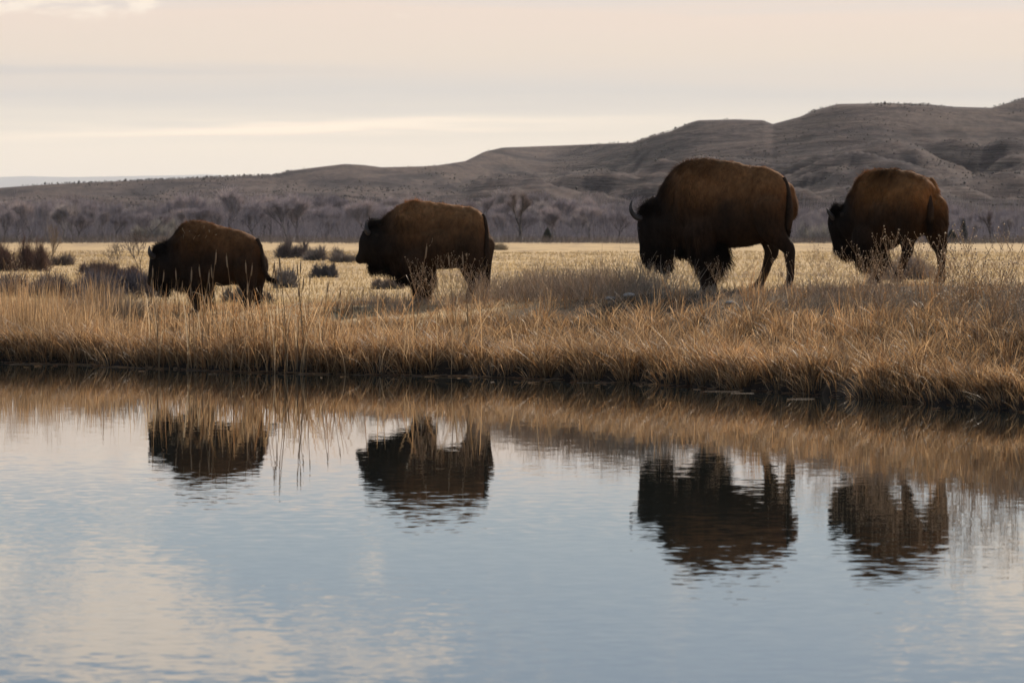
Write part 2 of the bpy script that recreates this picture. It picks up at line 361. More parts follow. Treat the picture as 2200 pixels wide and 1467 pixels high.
# ------------------------------------------------------------------ blades
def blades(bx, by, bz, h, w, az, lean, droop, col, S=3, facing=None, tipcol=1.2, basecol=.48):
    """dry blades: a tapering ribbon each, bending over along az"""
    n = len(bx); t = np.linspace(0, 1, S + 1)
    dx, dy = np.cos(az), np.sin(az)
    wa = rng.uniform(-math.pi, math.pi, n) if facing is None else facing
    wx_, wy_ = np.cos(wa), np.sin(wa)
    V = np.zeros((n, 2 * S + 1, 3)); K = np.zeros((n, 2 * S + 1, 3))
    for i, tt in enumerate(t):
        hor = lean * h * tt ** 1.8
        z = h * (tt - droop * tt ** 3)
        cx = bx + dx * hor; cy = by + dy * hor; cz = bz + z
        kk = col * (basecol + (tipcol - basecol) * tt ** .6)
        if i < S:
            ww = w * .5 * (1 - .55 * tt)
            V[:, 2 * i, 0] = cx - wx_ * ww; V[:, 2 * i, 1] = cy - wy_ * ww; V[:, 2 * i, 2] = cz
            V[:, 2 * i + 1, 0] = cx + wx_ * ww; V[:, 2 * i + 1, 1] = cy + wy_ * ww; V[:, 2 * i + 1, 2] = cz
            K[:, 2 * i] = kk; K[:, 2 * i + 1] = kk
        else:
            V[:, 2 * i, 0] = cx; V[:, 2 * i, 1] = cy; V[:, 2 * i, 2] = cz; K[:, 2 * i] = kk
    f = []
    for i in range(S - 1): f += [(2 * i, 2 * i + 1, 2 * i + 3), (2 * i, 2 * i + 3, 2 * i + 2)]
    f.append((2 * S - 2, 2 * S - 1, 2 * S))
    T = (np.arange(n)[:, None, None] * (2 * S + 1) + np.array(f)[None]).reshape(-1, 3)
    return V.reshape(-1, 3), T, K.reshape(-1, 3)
def join(parts):
    Vs, Ts, Ks = [], [], []; o = 0
    for V, T, K in parts: Vs.append(V); Ts.append(T + o); Ks.append(K); o += len(V)
    return np.concatenate(Vs), np.concatenate(Ts), np.concatenate(Ks)
PAL = np.array([(.96, .89, .82)]) * np.array([(.50, .33, .175), (.40, .255, .13), (.58, .42, .25), (.30, .165, .075), (.44, .33, .22), (.36, .20, .09), (.24, .16, .10)])
def pal(n, p=None, var=.34):
    c = PAL[rng.choice(len(PAL), n, p=p)]
    return c * rng.uniform(1 - var, 1 + var, (n, 1))
def tussocks(n, xr, dr, per, h, w, leanr, spread, dens=None, p=None, upright=0.0, S=3):
    cx = rng.uniform(*xr, n); d = rng.uniform(0, 1, n) ** 1.0 * (dr[1] - dr[0]) + dr[0]
    if dens is not None:
        k = rng.uniform(0, 1, n) < dens(cx, d); cx, d = cx[k], d[k]; n = len(cx)
    cy = shore(cx) + d
    hh = rng.uniform(h[0], h[1], n) * (.75 + .5 * vn(cx * .8, cy * .8, 61))
    if dr[0] > 4: hh = hh * np.interp(cx, [-9, -6, -5, 12], [.9, .8, .5, .5])
    elif dr[1] == 5.0: hh = hh * (1 - .38 * sstep((d - 1.2) / 2.5) * np.interp(cx, [-7, -5, -.5, 1.5], [0, 1, 1, .25]))
    sz = rng.uniform(.5, 1.3, n) * spread
    tone = rng.uniform(.62, 1.25, n) * (.8 + .4 * vn(cx * .5, cy * .6, 71)); wind = rng.normal(0, .25, n)
    idx = np.repeat(np.arange(n), per); m = len(idx)
    a = rng.uniform(0, 2 * math.pi, m); r = np.sqrt(rng.uniform(0, 1, m)) * sz[idx]
    bx = cx[idx] + np.cos(a) * r; by = cy[idx] + np.sin(a) * r
    aa = a + rng.normal(0, .5, m)
    lean = rng.uniform(*leanr, m) * (.4 + .8 * r / sz[idx]) * (1 - upright)
    hb = hh[idx] * rng.uniform(.42, 1.1, m) * np.where(rng.uniform(0, 1, m) > .97, 1.35, 1)
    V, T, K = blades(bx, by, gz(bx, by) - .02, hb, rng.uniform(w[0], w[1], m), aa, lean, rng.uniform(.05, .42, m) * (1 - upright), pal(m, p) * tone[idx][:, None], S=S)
    return V, T, K
XR = (-10.5, 10.5)
def edge_light(cx, d): return np.ones_like(cx)
parts = []
# overhanging sedge along the water
parts.append(tussocks(560, XR, (.08, .9), 52, (.34, .56), (.007, .014), (.35, 1.0), .16, p=[.22, .26, .12, .14, .10, .10, .06]))
# bank slope
parts.append(tussocks(1150, XR, (.5, 5.0), 44, (.32, .55), (.007, .014), (.25, .9), .17, p=[.26, .22, .2, .08, .12, .07, .05]))
# thinner grass up to the crest
parts.append(tussocks(2400, XR, (4.5, 10.5), 20, (.16, .36), (.006, .011), (.2, .8), .2, dens=lambda x, d: np.clip(.55 + .3 * (x < -1) - .1 * (d > 8), 0, 1), p=[.2, .22, .14, .1, .16, .08, .10]))
# tall upright feathery grass at the left
parts.append(tussocks(430, (-10.5, -4.6), (.3, 6.5), 22, (.38, 1.02), (.005, .009), (.08, .35), .2, dens=lambda x, d: np.clip((-4.9 - x) / 2.2, .15, 1), p=[.26, .2, .3, .04, .16, .02, .02], upright=.45))
# tall orange wisps mid right
parts.append(tussocks(340, (-3, 10.5), (1.5, 7.0), 18, (.4, .72), (.005, .009), (.1, .5), .14, dens=lambda x, d: .25 + .75 * np.exp(-((x - 4.6) / 1.4) ** 2), p=[.25, .2, .15, .2, .05, .15, 0], upright=.3))
V, T, K = join(parts)
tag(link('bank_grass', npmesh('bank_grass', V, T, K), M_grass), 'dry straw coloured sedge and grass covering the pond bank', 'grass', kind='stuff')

# pasture grass beyond the crest
def pasture():
    n = 90000; y = 66 + (rng.uniform(0, 1, n) ** 1.7) * 230; x = rng.uniform(-1, 1, n) * (y * .155 + 3)
    d = y - shore(x); k = d > 10; x, y = x[k], y[k]; n = len(x)
    c = np.array([(.42, .305, .16)]) * rng.uniform(.65, 1.25, (n, 1)) * (.75 + .5 * fbm(x * .25, y * .05, 91))[:, None]
    h = rng.uniform(.05, .17, n) * (.5 + fbm(x * .3, y * .1, 92))
    return blades(x, y, gz(x, y) - .01, h, rng.uniform(.012, .03, n) * (y / 90), rng.uniform(0, 6.28, n), rng.uniform(.1, .8, n), rng.uniform(0, .3, n), c, S=2, basecol=.8, tipcol=1.05)
V, T, K = pasture()
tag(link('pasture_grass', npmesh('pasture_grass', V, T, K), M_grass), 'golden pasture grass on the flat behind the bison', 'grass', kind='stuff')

# ------------------------------------------------------------------ twigs: generic thin tapered sticks
def sticks(P0, P1, w0, w1, col):
    """three-sided tapering sticks from P0 to P1"""
    P0 = np.asarray(P0, float); P1 = np.asarray(P1, float); n = len(P0)
    w0 = np.broadcast_to(np.asarray(w0, float), n); w1 = np.broadcast_to(np.asarray(w1, float), n)
    d = P1 - P0; d /= np.linalg.norm(d, axis=1)[:, None] + 1e-9
    ref = np.where(np.abs(d[:, 2:3]) > .9, np.array([[1., 0, 0]]), np.array([[0., 0, 1]]))
    u = np.cross(d, ref); u /= np.linalg.norm(u, axis=1)[:, None] + 1e-9; v = np.cross(d, u)
    V = np.zeros((n, 6, 3))
    for k in range(3):
        a = k * 2 * math.pi / 3; o = u * math.cos(a) + v * math.sin(a)
        V[:, k] = P0 + o * (w0 * .5)[:, None]; V[:, 3 + k] = P1 + o * (w1 * .5)[:, None]
    f = []
    for k in range(3): j = (k + 1) % 3; f += [(k, j, 3 + j), (k, 3 + j, 3 + k)]
    T = (np.arange(n)[:, None, None] * 6 + np.array(f)[None]).reshape(-1, 3)
    K = np.repeat(np.broadcast_to(np.asarray(col, float), (n, 3)), 6, axis=0)
    return V.reshape(-1, 3), T, K
def dots(P, r, col):
    P = np.asarray(P, float); n = len(P)
    o = np.array([(1, 0, 0), (-1, 0, 0), (0, 1, 0), (0, -1, 0), (0, 0, 1.3), (0, 0, -1)], float)
    V = P[:, None] + o[None] * np.broadcast_to(np.asarray(r, float), n)[:, None, None]
    f = [(0, 2, 4), (2, 1, 4), (1, 3, 4), (3, 0, 4), (2, 0, 5), (1, 2, 5), (3, 1, 5), (0, 3, 5)]
    T = (np.arange(n)[:, None, None] * 6 + np.array(f)[None]).reshape(-1, 3)
    return V.reshape(-1, 3), T, np.repeat(np.broadcast_to(np.asarray(col, float), (n, 3)), 6, axis=0)

# ------------------------------------------------------------------ bare trees
def grow_tree(rs, height, spread, upright=.6, levels=4, tw=1100, twl=.8, tww=.03, forks=(3, 4), lean=0.0, r0=.22, c_tr=(.075, .062, .058), c_tw=(.17, .135, .125), start=.18):
    R = random.Random(rs); segs = []; tips = []
    def br(p, d, L, r, lv):
        n = 3; q = p
        for i in range(n):
            d = (d + Vector((R.gauss(0, .13), R.gauss(0, .13), R.gauss(0, .06) + .07 * upright))).normalized()
            q2 = q + d * (L / n); segs.append((q, q2, r * (1 - .22 * i / n) * 2, r * (1 - .22 * (i + 1) / n) * 2)); q = q2
            if lv >= 1: tips.append((q, d))
        if lv >= levels: return
        for j in range(R.randint(*forks)):
            a = R.uniform(0, 6.283); sp = R.uniform(.35, .85) * spread
            nd = (d + Vector((math.cos(a) * sp, math.sin(a) * sp, R.uniform(-.05, .3) * upright))).normalized()
            br(q if j < 2 else p + (q - p) * R.uniform(.5, .95), nd, L * R.uniform(.6, .85), r * .62, lv + 1)
    br(Vector((0, 0, 0)), Vector((lean, 0, 1)).normalized(), height * start * 1.25, r0, 0)
    zmax = max(s[1].z for s in segs); k = height * .9 / zmax
    P0 = np.array([s[0][:] for s in segs]) * k; P1 = np.array([s[1][:] for s in segs]) * k
    trunk = sticks(P0, P1, [max(s[2] * .8, .022) for s in segs], [max(s[3] * .8, .02) for s in segs], np.array([np.array(c_tr) if s[2] > r0 * .75 else np.array(c_tw) * .9 for s in segs]))
    g = np.random.default_rng(rs); ii = g.integers(0, len(tips), tw)
    b = np.array([tips[i][0][:] for i in ii]) * k; dd = np.array([tips[i][1][:] for i in ii])
    dd = dd + g.normal(0, .55, (tw, 3)); dd[:, 2] += .45 * upright; dd /= np.linalg.norm(dd, axis=1)[:, None]
    b = b - dd * 0 + g.normal(0, .12, (tw, 3))
    e = b + dd * (g.uniform(.4, 1.2, tw) * twl)[:, None]
    crown = sticks(b, e, tww, tww * .5, np.array(c_tw)[None] * g.uniform(.65, 1.35, (tw, 1)))
    return trunk, crown
variants = []
VS = [(9, .6, 1.2, 2600), (8, .5, 1.4, 2300), (10, .65, 1.1, 2900), (7, .55, 1.3, 2100), (8.5, .7, 1.1, 2600), (6, .5, 1.4, 2000)]
for i, (h, s, u, tw) in enumerate(VS + [(h * 1.05, s * 1.15, u * .9, tw) for h, s, u, tw in VS]):
    tone = [(.27, .235, .235), (.33, .285, .275), (.21, .185, .195), (.31, .275, .265), (.25, .22, .23), (.31, .27, .27)][i % 6]
    a, b = grow_tree(100 + i, h, s, u, levels=4, tw=tw, twl=1.0, tww=.03, c_tr=(.10, .085, .085) if i % 3 else (.34, .30, .28), c_tw=tone)
    variants.append((npmesh('cottonwood_trunk', *a), npmesh('cottonwood_crown', *b), h))
def put_tree(var, px, Y, hs, name, label, group, rz=None, cat='tree'):
    tm, cm, h = var; x = (px - 1100) / F * Y
    e = empty(name, (x, Y, float(gz(x, Y)) - .1), random.uniform(0, 6.28) if rz is None else rz)
    k = hs / h; wd = 1.45 if cat == 'tree' and group else 1.0; e.scale = (k * random.uniform(.9, 1.3) * wd, k * random.uniform(.9, 1.3) * wd, k)
    tag(e, label, cat, group)
    link('trunk', tm, M_twig, e); link('crown', cm, M_twig if cat == 'conifer' else M_crown, e)
    return e
def treetop(px):   # row of the wood's upper edge
    return np.interp(px, [-300, 0, 120, 300, 420, 600, 760, 1000, 1100, 1250, 1370, 1500, 1700, 1800, 1900, 2000, 2200, 2500], [440, 436, 426, 430, 420, 412, 424, 424, 420, 428, 430, 440, 448, 456, 442, 436, 446, 440])
cnt = 0
for row, (Y, n) in enumerate([(960, 62), (870, 60), (780, 58), (700, 50), (650, 40)]):
    for i in range(n):
        px = -330 + (i + random.uniform(-.45, .45)) * (2860 / (n - 1)); Yt = Y + random.uniform(-30, 30)
        top = treetop(px) + random.gauss(2, 10) + (4 - 0) * 0 + row * random.uniform(1, 9)
        H = (HY - top) / F * Yt + HC - .7
        side = 'behind the two bison on the left' if px < 1080 else 'behind the two bison on the right'
        put_tree(variants[random.randrange(12)], px, Yt, H, 'bare_cottonwood', 'leafless grey mauve tree in the wood ' + side, 'leafless trees of the wood ' + side)
# singled out trees
a, b = grow_tree(41, 10, .75, .9, levels=4, tw=1500, twl=1.1, tww=.035, c_tr=(.05, .042, .042), c_tw=(.165, .13, .12), r0=.34, forks=(2, 3), start=.3)
put_tree((npmesh('forked_trunk', *a), npmesh('forked_crown', *b), 10), 1118, 610, 7.6, 'forked_cottonwood', 'tallest bare tree with dark forked trunk right of second bison', None)
a, b = grow_tree(43, 5, .8, .5, levels=3, tw=260, twl=.5, tww=.03, c_tr=(.05, .035, .032), c_tw=(.09, .06, .055), r0=.12, start=.45)
put_tree((npmesh('small_dark_trunk', *a), npmesh('small_dark_crown', *b), 5), 2127, 600, 5.2, 'small_bare_tree', 'small dark bare tree with spreading top near right edge of wood', None)

def conifer(rs, h, r, n=900):
    g = np.random.default_rng(rs); z = g.uniform(.05, 1, n) ** .8; a = g.uniform(0, 6.28, n)
    rad = r * (1 - z) ** .7 * g.uniform(.3, 1, n) + .05
    P = np.stack([np.cos(a) * rad * .5, np.sin(a) * rad * .5, z * h], 1); E = np.stack([np.cos(a) * rad, np.sin(a) * rad, z * h + g.uniform(-.1, .3, n)], 1)
    cr = sticks(P, E, .16, .05, np.array([[.030, .040, .036]]) * g.uniform(.6, 1.3, (n, 1)))
    tr = sticks([(0, 0, 0)], [(0, 0, h * .9)], .2, .04, [(.05, .04, .035)])
    return npmesh('juniper_trunk', *tr), npmesh('juniper_crown', *cr), h
for px, Y, h, r, lab in ((2070, 640, 3.4, .8, 'narrow dark juniper standing in the wood right of last bison'), (1176, 590, 2.0, 1.0, 'low round dark juniper at the wood edge right of forked tree'),
                         (2045, 610, 1.8, 1.3, 'broad dark juniper low in the wood behind last bison'), (1840, 640, 1.8, .9, 'dark juniper in the wood above last bison head')):
    put_tree(conifer(int(px), h, r), px, Y, h, 'juniper', lab, None, None, 'conifer')

# brush mass at the foot of the wood
def brush(n, pxr, Yr, hr, wbase, colr, dens=None, lean=.25, seed=0):
    px = rng.uniform(*pxr, n); Y = rng.uniform(*Yr, n); x = (px - 1100) / F * Y
    if dens is not None:
        k = rng.uniform(0, 1, n) < dens(px, Y); px, Y, x = px[k], Y[k], x[k]; n = len(x)
    cl = fbm(x * .12, Y * .03, 51 + seed, 3)
    h = rng.uniform(*hr, n) * (.35 + 1.3 * cl)
    P0 = np.stack([x, Y, gz(x, Y) - .05], 1); dv = rng.normal(0, lean, (n, 3)); dv[:, 2] = 1
    s = rng.uniform(.0, .5, n)
    P1 = P0 + dv * h[:, None]; P0 = P0 + dv * (h * s)[:, None]
    c = np.array(colr)[None] * rng.uniform(.6, 1.4, (n, 1)) * (.6 + .8 * fbm(x * .05, Y * .02, 55 + seed, 2))[:, None]
    return sticks(P0, P1, wbase, wbase * .4, c)
V, T, K = join([brush(30000, (-300, 2500), (610, 960), (1.6, 6.5), .04, (.38, .325, .33)), brush(16000, (-300, 2500), (520, 600), (.3, 1.1), .045, (.24, .20, .175), seed=4)])
tag(link('willow_thicket', npmesh('willow_thicket', V, T, K), M_twig), 'grey leafless willow brush filling the foot of the wood', 'brush', kind='stuff')

# sagebrush dots on the hills
def hill_brush():
    n = 26000; px = rng.uniform(-80, 2280, n); crest = 1750 - .05 * (px - 1100)
    Y = rng.uniform(1060, 2050, n)
    X, Z = hz(px, Y); k = fbm(X * .04, Y * .015, 77, 3) + rng.uniform(-.12, .12, n) > .56; X, Y, Z = X[k], Y[k], Z[k]; n = len(X)
    r = rng.uniform(.12, .34, n) * np.where(rng.uniform(0, 1, n) > .985, 2.0, 1)
    return dots(np.stack([X, Y, Z + r * .3], 1), r, np.array([[.034, .030, .032]]) * rng.uniform(.5, 1.9, (n, 1)))
V, T, K = hill_brush()
tag(link('hill_sagebrush', npmesh('hill_sagebrush', V, T, K), M_twig), 'dark sagebrush and juniper specks dotted over the hills', 'brush', kind='stuff')

# ------------------------------------------------------------------ round bushes on the flat
def bush_mesh(rs, r, h, n, col, w=.02, name='bush'):
    g = np.random.default_rng(rs); a = g.uniform(0, 6.28, n); el = g.uniform(.15, 1.5, n)
    d = np.stack([np.cos(a) * np.cos(el), np.sin(a) * np.cos(el), np.sin(el)], 1)
    lump = .75 + .5 * vn(a * 1.3, el * 2, rs); L = g.uniform(.55, 1.0, n) * lump
    nl = 14; lc = np.stack([g.uniform(-.75, .75, nl) * r, g.uniform(-.6, .6, nl) * r, np.zeros(nl)], 1); ls = g.uniform(.35, .7, nl) * (1 - .35 * np.abs(lc[:, 0]) / r); hl = g.uniform(.6, 1.1, nl); li = g.integers(0, nl, n)
    P1 = d * np.array([[r, r, 0]]) * (L * ls[li])[:, None]; P1[:, 2] = d[:, 2] * h * L * hl[li]; P0 = P1 * g.uniform(.3, .8, (n, 1)) + lc[li]; P1 = P1 + lc[li] + g.normal(0, .06 * r, (n, 3)); P1[:, 2] = np.abs(P1[:, 2])
    return npmesh(name, *sticks(P0, P1, w, w * .5, np.array(col)[None] * g.uniform(.55, 1.4, (n, 1))))
sage = (.15, .13, .135)
BUSH = [  # px, base row, radius px, height px, colour, label, name
    (692, 592, 28, 30, (.12, .105, .11), 'grey sagebrush on the golden field right of first bison tail', 'sagebrush'),
    (630, 552, 30, 34, (.12, .10, .105), 'dark sagebrush at the wood edge above the first bison tail', 'sagebrush'),
    (700, 556, 40, 28, (.14, .12, .12), 'low wide sagebrush at the field edge between first and second bison', 'sagebrush'),
    (600, 612, 34, 42, (.17, .15, .15), 'sagebrush just behind the tail of the first bison', 'sagebrush'),
    (60, 628, 75, 45, (.11, .095, .105), 'dark sagebrush at left edge above the tall grass', 'sagebrush'),
    (155, 632, 80, 50, (.12, .105, .115), 'broad sagebrush between left edge and first bison', 'sagebrush'),
    (250, 630, 62, 52, (.12, .105, .12), 'grey blue sagebrush in front of first bison nose', 'sagebrush'),
    (205, 582, 34, 26, (.13, .095, .09), 'brownish low bush on the yellow patch at left', 'low_bush'),
    (245, 592, 45, 24, (.15, .105, .09), 'reddish flat bush left of first bison head', 'low_bush'),
    (45, 575, 60, 62, (.13, .085, .075), 'reddish brown rounded willow at left edge below the wood', 'willow_bush'),
    (120, 565, 36, 22, (.15, .12, .11), 'low brush beside the pale sapling at left', 'low_bush'),
    (535, 650, 46, 38, (.12, .105, .10), 'grey sagebrush seen between the legs of first bison', 'sagebrush'),
    (835, 612, 30, 20, (.19, .15, .13), 'faint low bush under the neck of second bison', 'low_bush'),
    (745, 560, 30, 14, (.17, .14, .13), 'low brush just left of second bison muzzle', 'low_bush'),
    (330, 505, 46, 46, (.27, .245, .235), 'pale leafless bush above the head of first bison', 'pale_bush'),
    (1758, 512, 40, 36, (.27, .245, .235), 'pale leafless bush left of last bison head', 'pale_bush'),
    (1060, 536, 36, 10, (.22, .18, .14), 'low tuft of brush right of second bison rump', 'low_bush'),
    (1940, 592, 60, 48, (.21, .175, .17), 'grey brush behind the legs of last bison', 'sagebrush'),
]
for i, (px, py, rp, hp, colr, lab, nm) in enumerate(BUSH):
    zb = .7; s = (py - HY) / (HC - zb)
    Y = min(F / s, 640); s = F / Y; x = (px - 1100) / s
    n = 5000 if rp > 40 else 2600
    o = link(nm, bush_mesh(500 + i, rp / s * 1.3, (hp + 8) / s, n, tuple(q * w_ for q, w_ in zip(colr, (1.15, 1.17, 1.08))), w=max(.012, .75 / s)), M_crown)
    o.location = (x, Y, float(gz(x, Y)) - .03); tag(o, lab, 'bush')

# ------------------------------------------------------------------ BISON
def rings_loft(st, segs=28, n=44, egg=.35):
    """st rows: a, top, bottom, half width ; returns closed mesh (verts, faces)"""
    st = np.array(st, float); s = np.linspace(0, len(st) - 1, n); k = np.arange(len(st))
    def cr(col):
        out = []
        for q in s:
            i = min(int(q), len(st) - 2); t = q - i
            p0, p1, p2, p3 = st[max(i - 1, 0), col], st[i, col], st[i + 1, col], st[min(i + 2, len(st) - 1), col]
            out.append(.5 * ((2 * p1) + (-p0 + p2) * t + (2 * p0 - 5 * p1 + 4 * p2 - p3) * t * t + (-p0 + 3 * p1 - 3 * p2 + p3) * t ** 3))
        return np.array(out)
    A, Tp, Bt, W = cr(0), cr(1), cr(2), cr(3)
    V = []; Fc = []
    for i in range(n):
        m = (Tp[i] + Bt[i]) / 2; hh = max((Tp[i] - Bt[i]) / 2, .01)
        for j in range(segs):
            ph = 2 * math.pi * j / segs; cz, cy = math.sin(ph), math.cos(ph)
            w = W[i] * (1 - egg * max(cz, 0) ** 1.5 * (1 if hh > .3 else .3)) * (1 - .12 * max(-cz, 0))
            V.append((A[i], math.copysign(abs(cy) ** .88, cy) * w, m + math.copysign(abs(cz) ** .92, cz) * hh))
    for i in range(n - 1):
        for j in range(segs): j2 = (j + 1) % segs; Fc.append((i * segs + j, i * segs + j2, (i + 1) * segs + j2, (i + 1) * segs + j))
    V.append((A[0] - .02, 0, (Tp[0] + Bt[0]) / 2)); V.append((A[-1] + .02, 0, (Tp[-1] + Bt[-1]) / 2)); c0, c1 = len(V) - 2, len(V) - 1
    for j in range(segs): j2 = (j + 1) % segs; Fc.append((c0, j2, j)); Fc.append((c1, (n - 1) * segs + j, (n - 1) * segs + j2))
    return V, Fc
_ph = [(math.pi * i / 8) for i in range(9)]
def ball(c, r3):
    V = []; Fc = []; S = 12
    V.append((c[0], c[1], c[2] + r3[2]))
    for i in range(1, 8):
        for j in range(S):
            a = 2 * math.pi * j / S; V.append((c[0] + r3[0] * math.sin(_ph[i]) * math.cos(a), c[1] + r3[1] * math.sin(_ph[i]) * math.sin(a), c[2] + r3[2] * math.cos(_ph[i])))
    V.append((c[0], c[1], c[2] - r3[2]))
    for j in range(S):
        j2 = (j + 1) % S; Fc.append((0, 1 + j, 1 + j2)); Fc.append((len(V) - 1, 1 + 6 * S + j2, 1 + 6 * S + j))
        for i in range(6): Fc.append((1 + i * S + j, 1 + (i + 1) * S + j, 1 + (i + 1) * S + j2, 1 + i * S + j2))
    return V, Fc
def tube(pts, name, S=8):
    """pts rows: x,y,z,r"""
    V = []; Q = []; n = len(pts)
    P = [Vector(p[:3]) for p in pts]
    for i in range(n):
        d = (P[min(i + 1, n - 1)] - P[max(i - 1, 0)]).normalized(); ref = Vector((0, 1, 0)) if abs(d.y) < .9 else Vector((1, 0, 0))
        u = d.cross(ref).normalized(); v = d.cross(u)
        for j in range(S):
            a = 2 * math.pi * j / S; V.append(tuple(P[i] + (u * math.cos(a) + v * math.sin(a)) * pts[i][3]))
    for i in range(n - 1):
        for j in range(S): j2 = (j + 1) % S; Q.append((i * S + j, i * S + j2, (i + 1) * S + j2, (i + 1) * S + j))
    return npmesh(name, V, Q, None, True)
def smooth_path(pts, n):
    pts = np.array(pts, float); q = np.linspace(0, len(pts) - 1, n); out = []
    for s in q:
        i = min(int(s), len(pts) - 2); t = s - i
        p0, p1, p2, p3 = pts[max(i - 1, 0)], pts[i], pts[i + 1], pts[min(i + 2, len(pts) - 1)]
        out.append(.5 * ((2 * p1) + (-p0 + p2) * t + (2 * p0 - 5 * p1 + 4 * p2 - p3) * t * t + (-p0 + 3 * p1 - 3 * p2 + p3) * t ** 3))
    return np.array(out)

def make_bison(cfg):
    s, px0, foot, th = cfg['s'], cfg['px0'], cfg['foot'], math.radians(cfg['yaw']); ct, st_ = math.cos(th), math.sin(th)
    Yb = F / s
    def L(px, py, l=0.0):      # picture point + lateral offset (towards the near side) -> body coordinates
        X = (px - px0) / s; return ((X + l * st_) / ct, -l, (foot - py) / s)
    V = []; Fc = []
    def add(vf):
        o = len(V); V.extend(vf[0]); Fc.extend([tuple(i + o for i in f) for f in vf[1]])
    add(rings_loft([(L(p, t)[0], (foot - t) / s, (foot - b) / s, w) for p, t, b, w in cfg['body']]))
    for (px, py, l, rx, ry, rz) in cfg['lumps']:
        c = L(px, py, l); add(ball(c, (rx, ry, rz)))
    def chain(pts, lat=.9, grow=1.0):      # px,py,l,r(px)
        pts = [(p[0], p[1], p[2], p[3] * (grow if p[3] < 16 else 1.06 if grow > 1 else 1)) for p in pts]
        P = smooth_path([L(p[0], p[1], p[2]) + (p[3] / s,) for p in pts], len(pts) * 6)
        for p in P: add(ball(p[:3], (p[3], p[3] * lat, p[3])))
    for c in cfg['head']: chain(c, 1.0 if len(c) < 3 else .92)
    for c in cfg['legs']: chain(c, .95, 1.22)
    me = bpy.data.meshes.new('raw'); me.from_pydata([tuple(map(float, v)) for v in V], [], Fc)
    o = bpy.data.objects.new('raw', me); C.objects.link(o)
    m = o.modifiers.new('r', 'REMESH'); m.mode = 'VOXEL'; m.voxel_size = .022
    m2 = o.modifiers.new('s', 'SMOOTH'); m2.factor = .5; m2.iterations = 10
    dg = bpy.context.evaluated_depsgraph_get(); ev = o.evaluated_get(dg); em = ev.to_mesh()
    nv = len(em.vertices); co = np.zeros(nv * 3); em.vertices.foreach_get('co', co); co = co.reshape(-1, 3)
    nm = np.zeros(nv * 3); em.vertices.foreach_get('normal', nm); nm = nm.reshape(-1, 3)
    quads = np.array([list(p.vertices) for p in em.polygons if len(p.vertices) == 4], dtype=np.int64)
    ev.to_mesh_clear(); bpy.data.objects.remove(o)
    # shaggy relief
    rel = (fbm(co[:, 0] * 7 + co[:, 1] * 5, co[:, 2] * 4 + co[:, 1] * 3, cfg['seed'], 3) - .5) * (.020 + .030 * sstep((co[:, 2] / cfg['H'] - .4) / .4))
    co = co + nm * rel[:, None]
    def img(a, y, z): return px0 + (a * ct + y * st_) * s, foot - z * s     # y = -l
    H = cfg['H']
    def pigment_and_light(p):
        ip, iq = img(p[:, 0], p[:, 1], p[:, 2]); zz = p[:, 2] / H
        br = sstep((zz - .50) / .40) * sstep((ip - cfg['headx']) / (cfg['hf'])) * (1 - .0 * zz)
        br = np.clip(br + .16 * sstep((ip - cfg['headx']) / cfg['hf']) * sstep((zz - .25) / .2), 0, 1)
        leg = 1 - sstep((zz - .05) / .3)
        lit_mot = .30 + 1.4 * fbm(p[:, 0] * 2.6 + 9, p[:, 2] * 2.6 + p[:, 1], cfg['seed'] + 5, 3)  # uneven brown paints sunlit patches into the coat
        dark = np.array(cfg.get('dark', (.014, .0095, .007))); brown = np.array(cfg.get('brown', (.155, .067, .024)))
        c = dark[None] * (1 - br[:, None]) + brown[None] * br[:, None] * lit_mot[:, None]
        return c + leg[:, None] * np.array([[.022, .012, .007]]) * (ip > cfg['headx'] + 40)[:, None]
    # tail seam and flank hollows are real shape; colour is the coat's own plus painted lit patches
    e = empty('bison', ((px0 - 1100) / s, Yb, HC - (foot - HY) / s), -th)
    tag(e, cfg['label'], 'bison', 'bison walking in line along the pond bank')
    body = link('body', npmesh('bison_body', co, quads, pigment_and_light(co), True), M_hide, e)
    # fur -------------------------------------------------------------
    g = np.random.default_rng(cfg['seed'])
    tri = np.concatenate([quads[:, [0, 1, 2]], quads[:, [0, 2, 3]]]); A, B, Cc = co[tri[:, 0]], co[tri[:, 1]], co[tri[:, 2]]
    ar = np.linalg.norm(np.cross(B - A, Cc - A), axis=1)
    n = 70000; ii = g.choice(len(tri), n, p=ar / ar.sum()); u, v = g.uniform(0, 1, n), g.uniform(0, 1, n); k = u + v > 1; u[k], v[k] = 1 - u[k], 1 - v[k]
    P = A[ii] + (B - A)[ii] * u[:, None] + (Cc - A)[ii] * v[:, None]
    nn = nm[tri[ii, 0]]
    ip, iq = img(P[:, 0], P[:, 1], P[:, 2])
    ln = np.full(n, .020) + .016 * sstep((P[:, 2] / H - .5) / .4) * (1 - sstep((P[:, 0] - L(cfg['shoulder'], 0)[0]) / .9))
    ln = np.where(P[:, 2] < .22 * H, .012, ln)
    dn = np.full(n, .8)
    for (x0, x1, y0, y1, l_, dwn) in cfg['shag']:
        k = (ip > x0) & (ip < x1) & (iq > y0) & (iq < y1); ln[k] = l_; dn[k] = dwn
    cl = np.clip((fbm(P[:, 0] * 13, P[:, 2] * 9 + P[:, 1] * 9, cfg['seed'] + 9, 2) - .5) * 2.6 + .5, 0, 1)
    ln = ln * g.uniform(.5, 1.25, n) * (.35 + 1.5 * cl)
    comb = np.stack([np.full(n, .35), np.zeros(n), -dn], 1) + g.normal(0, .28, (n, 3))
    comb = comb - nn * np.sum(comb * nn, 1)[:, None] * .9; d = comb + nn * .55; d[:, 2] -= .3 * (ln > .06); d /= np.linalg.norm(d, axis=1)[:, None]
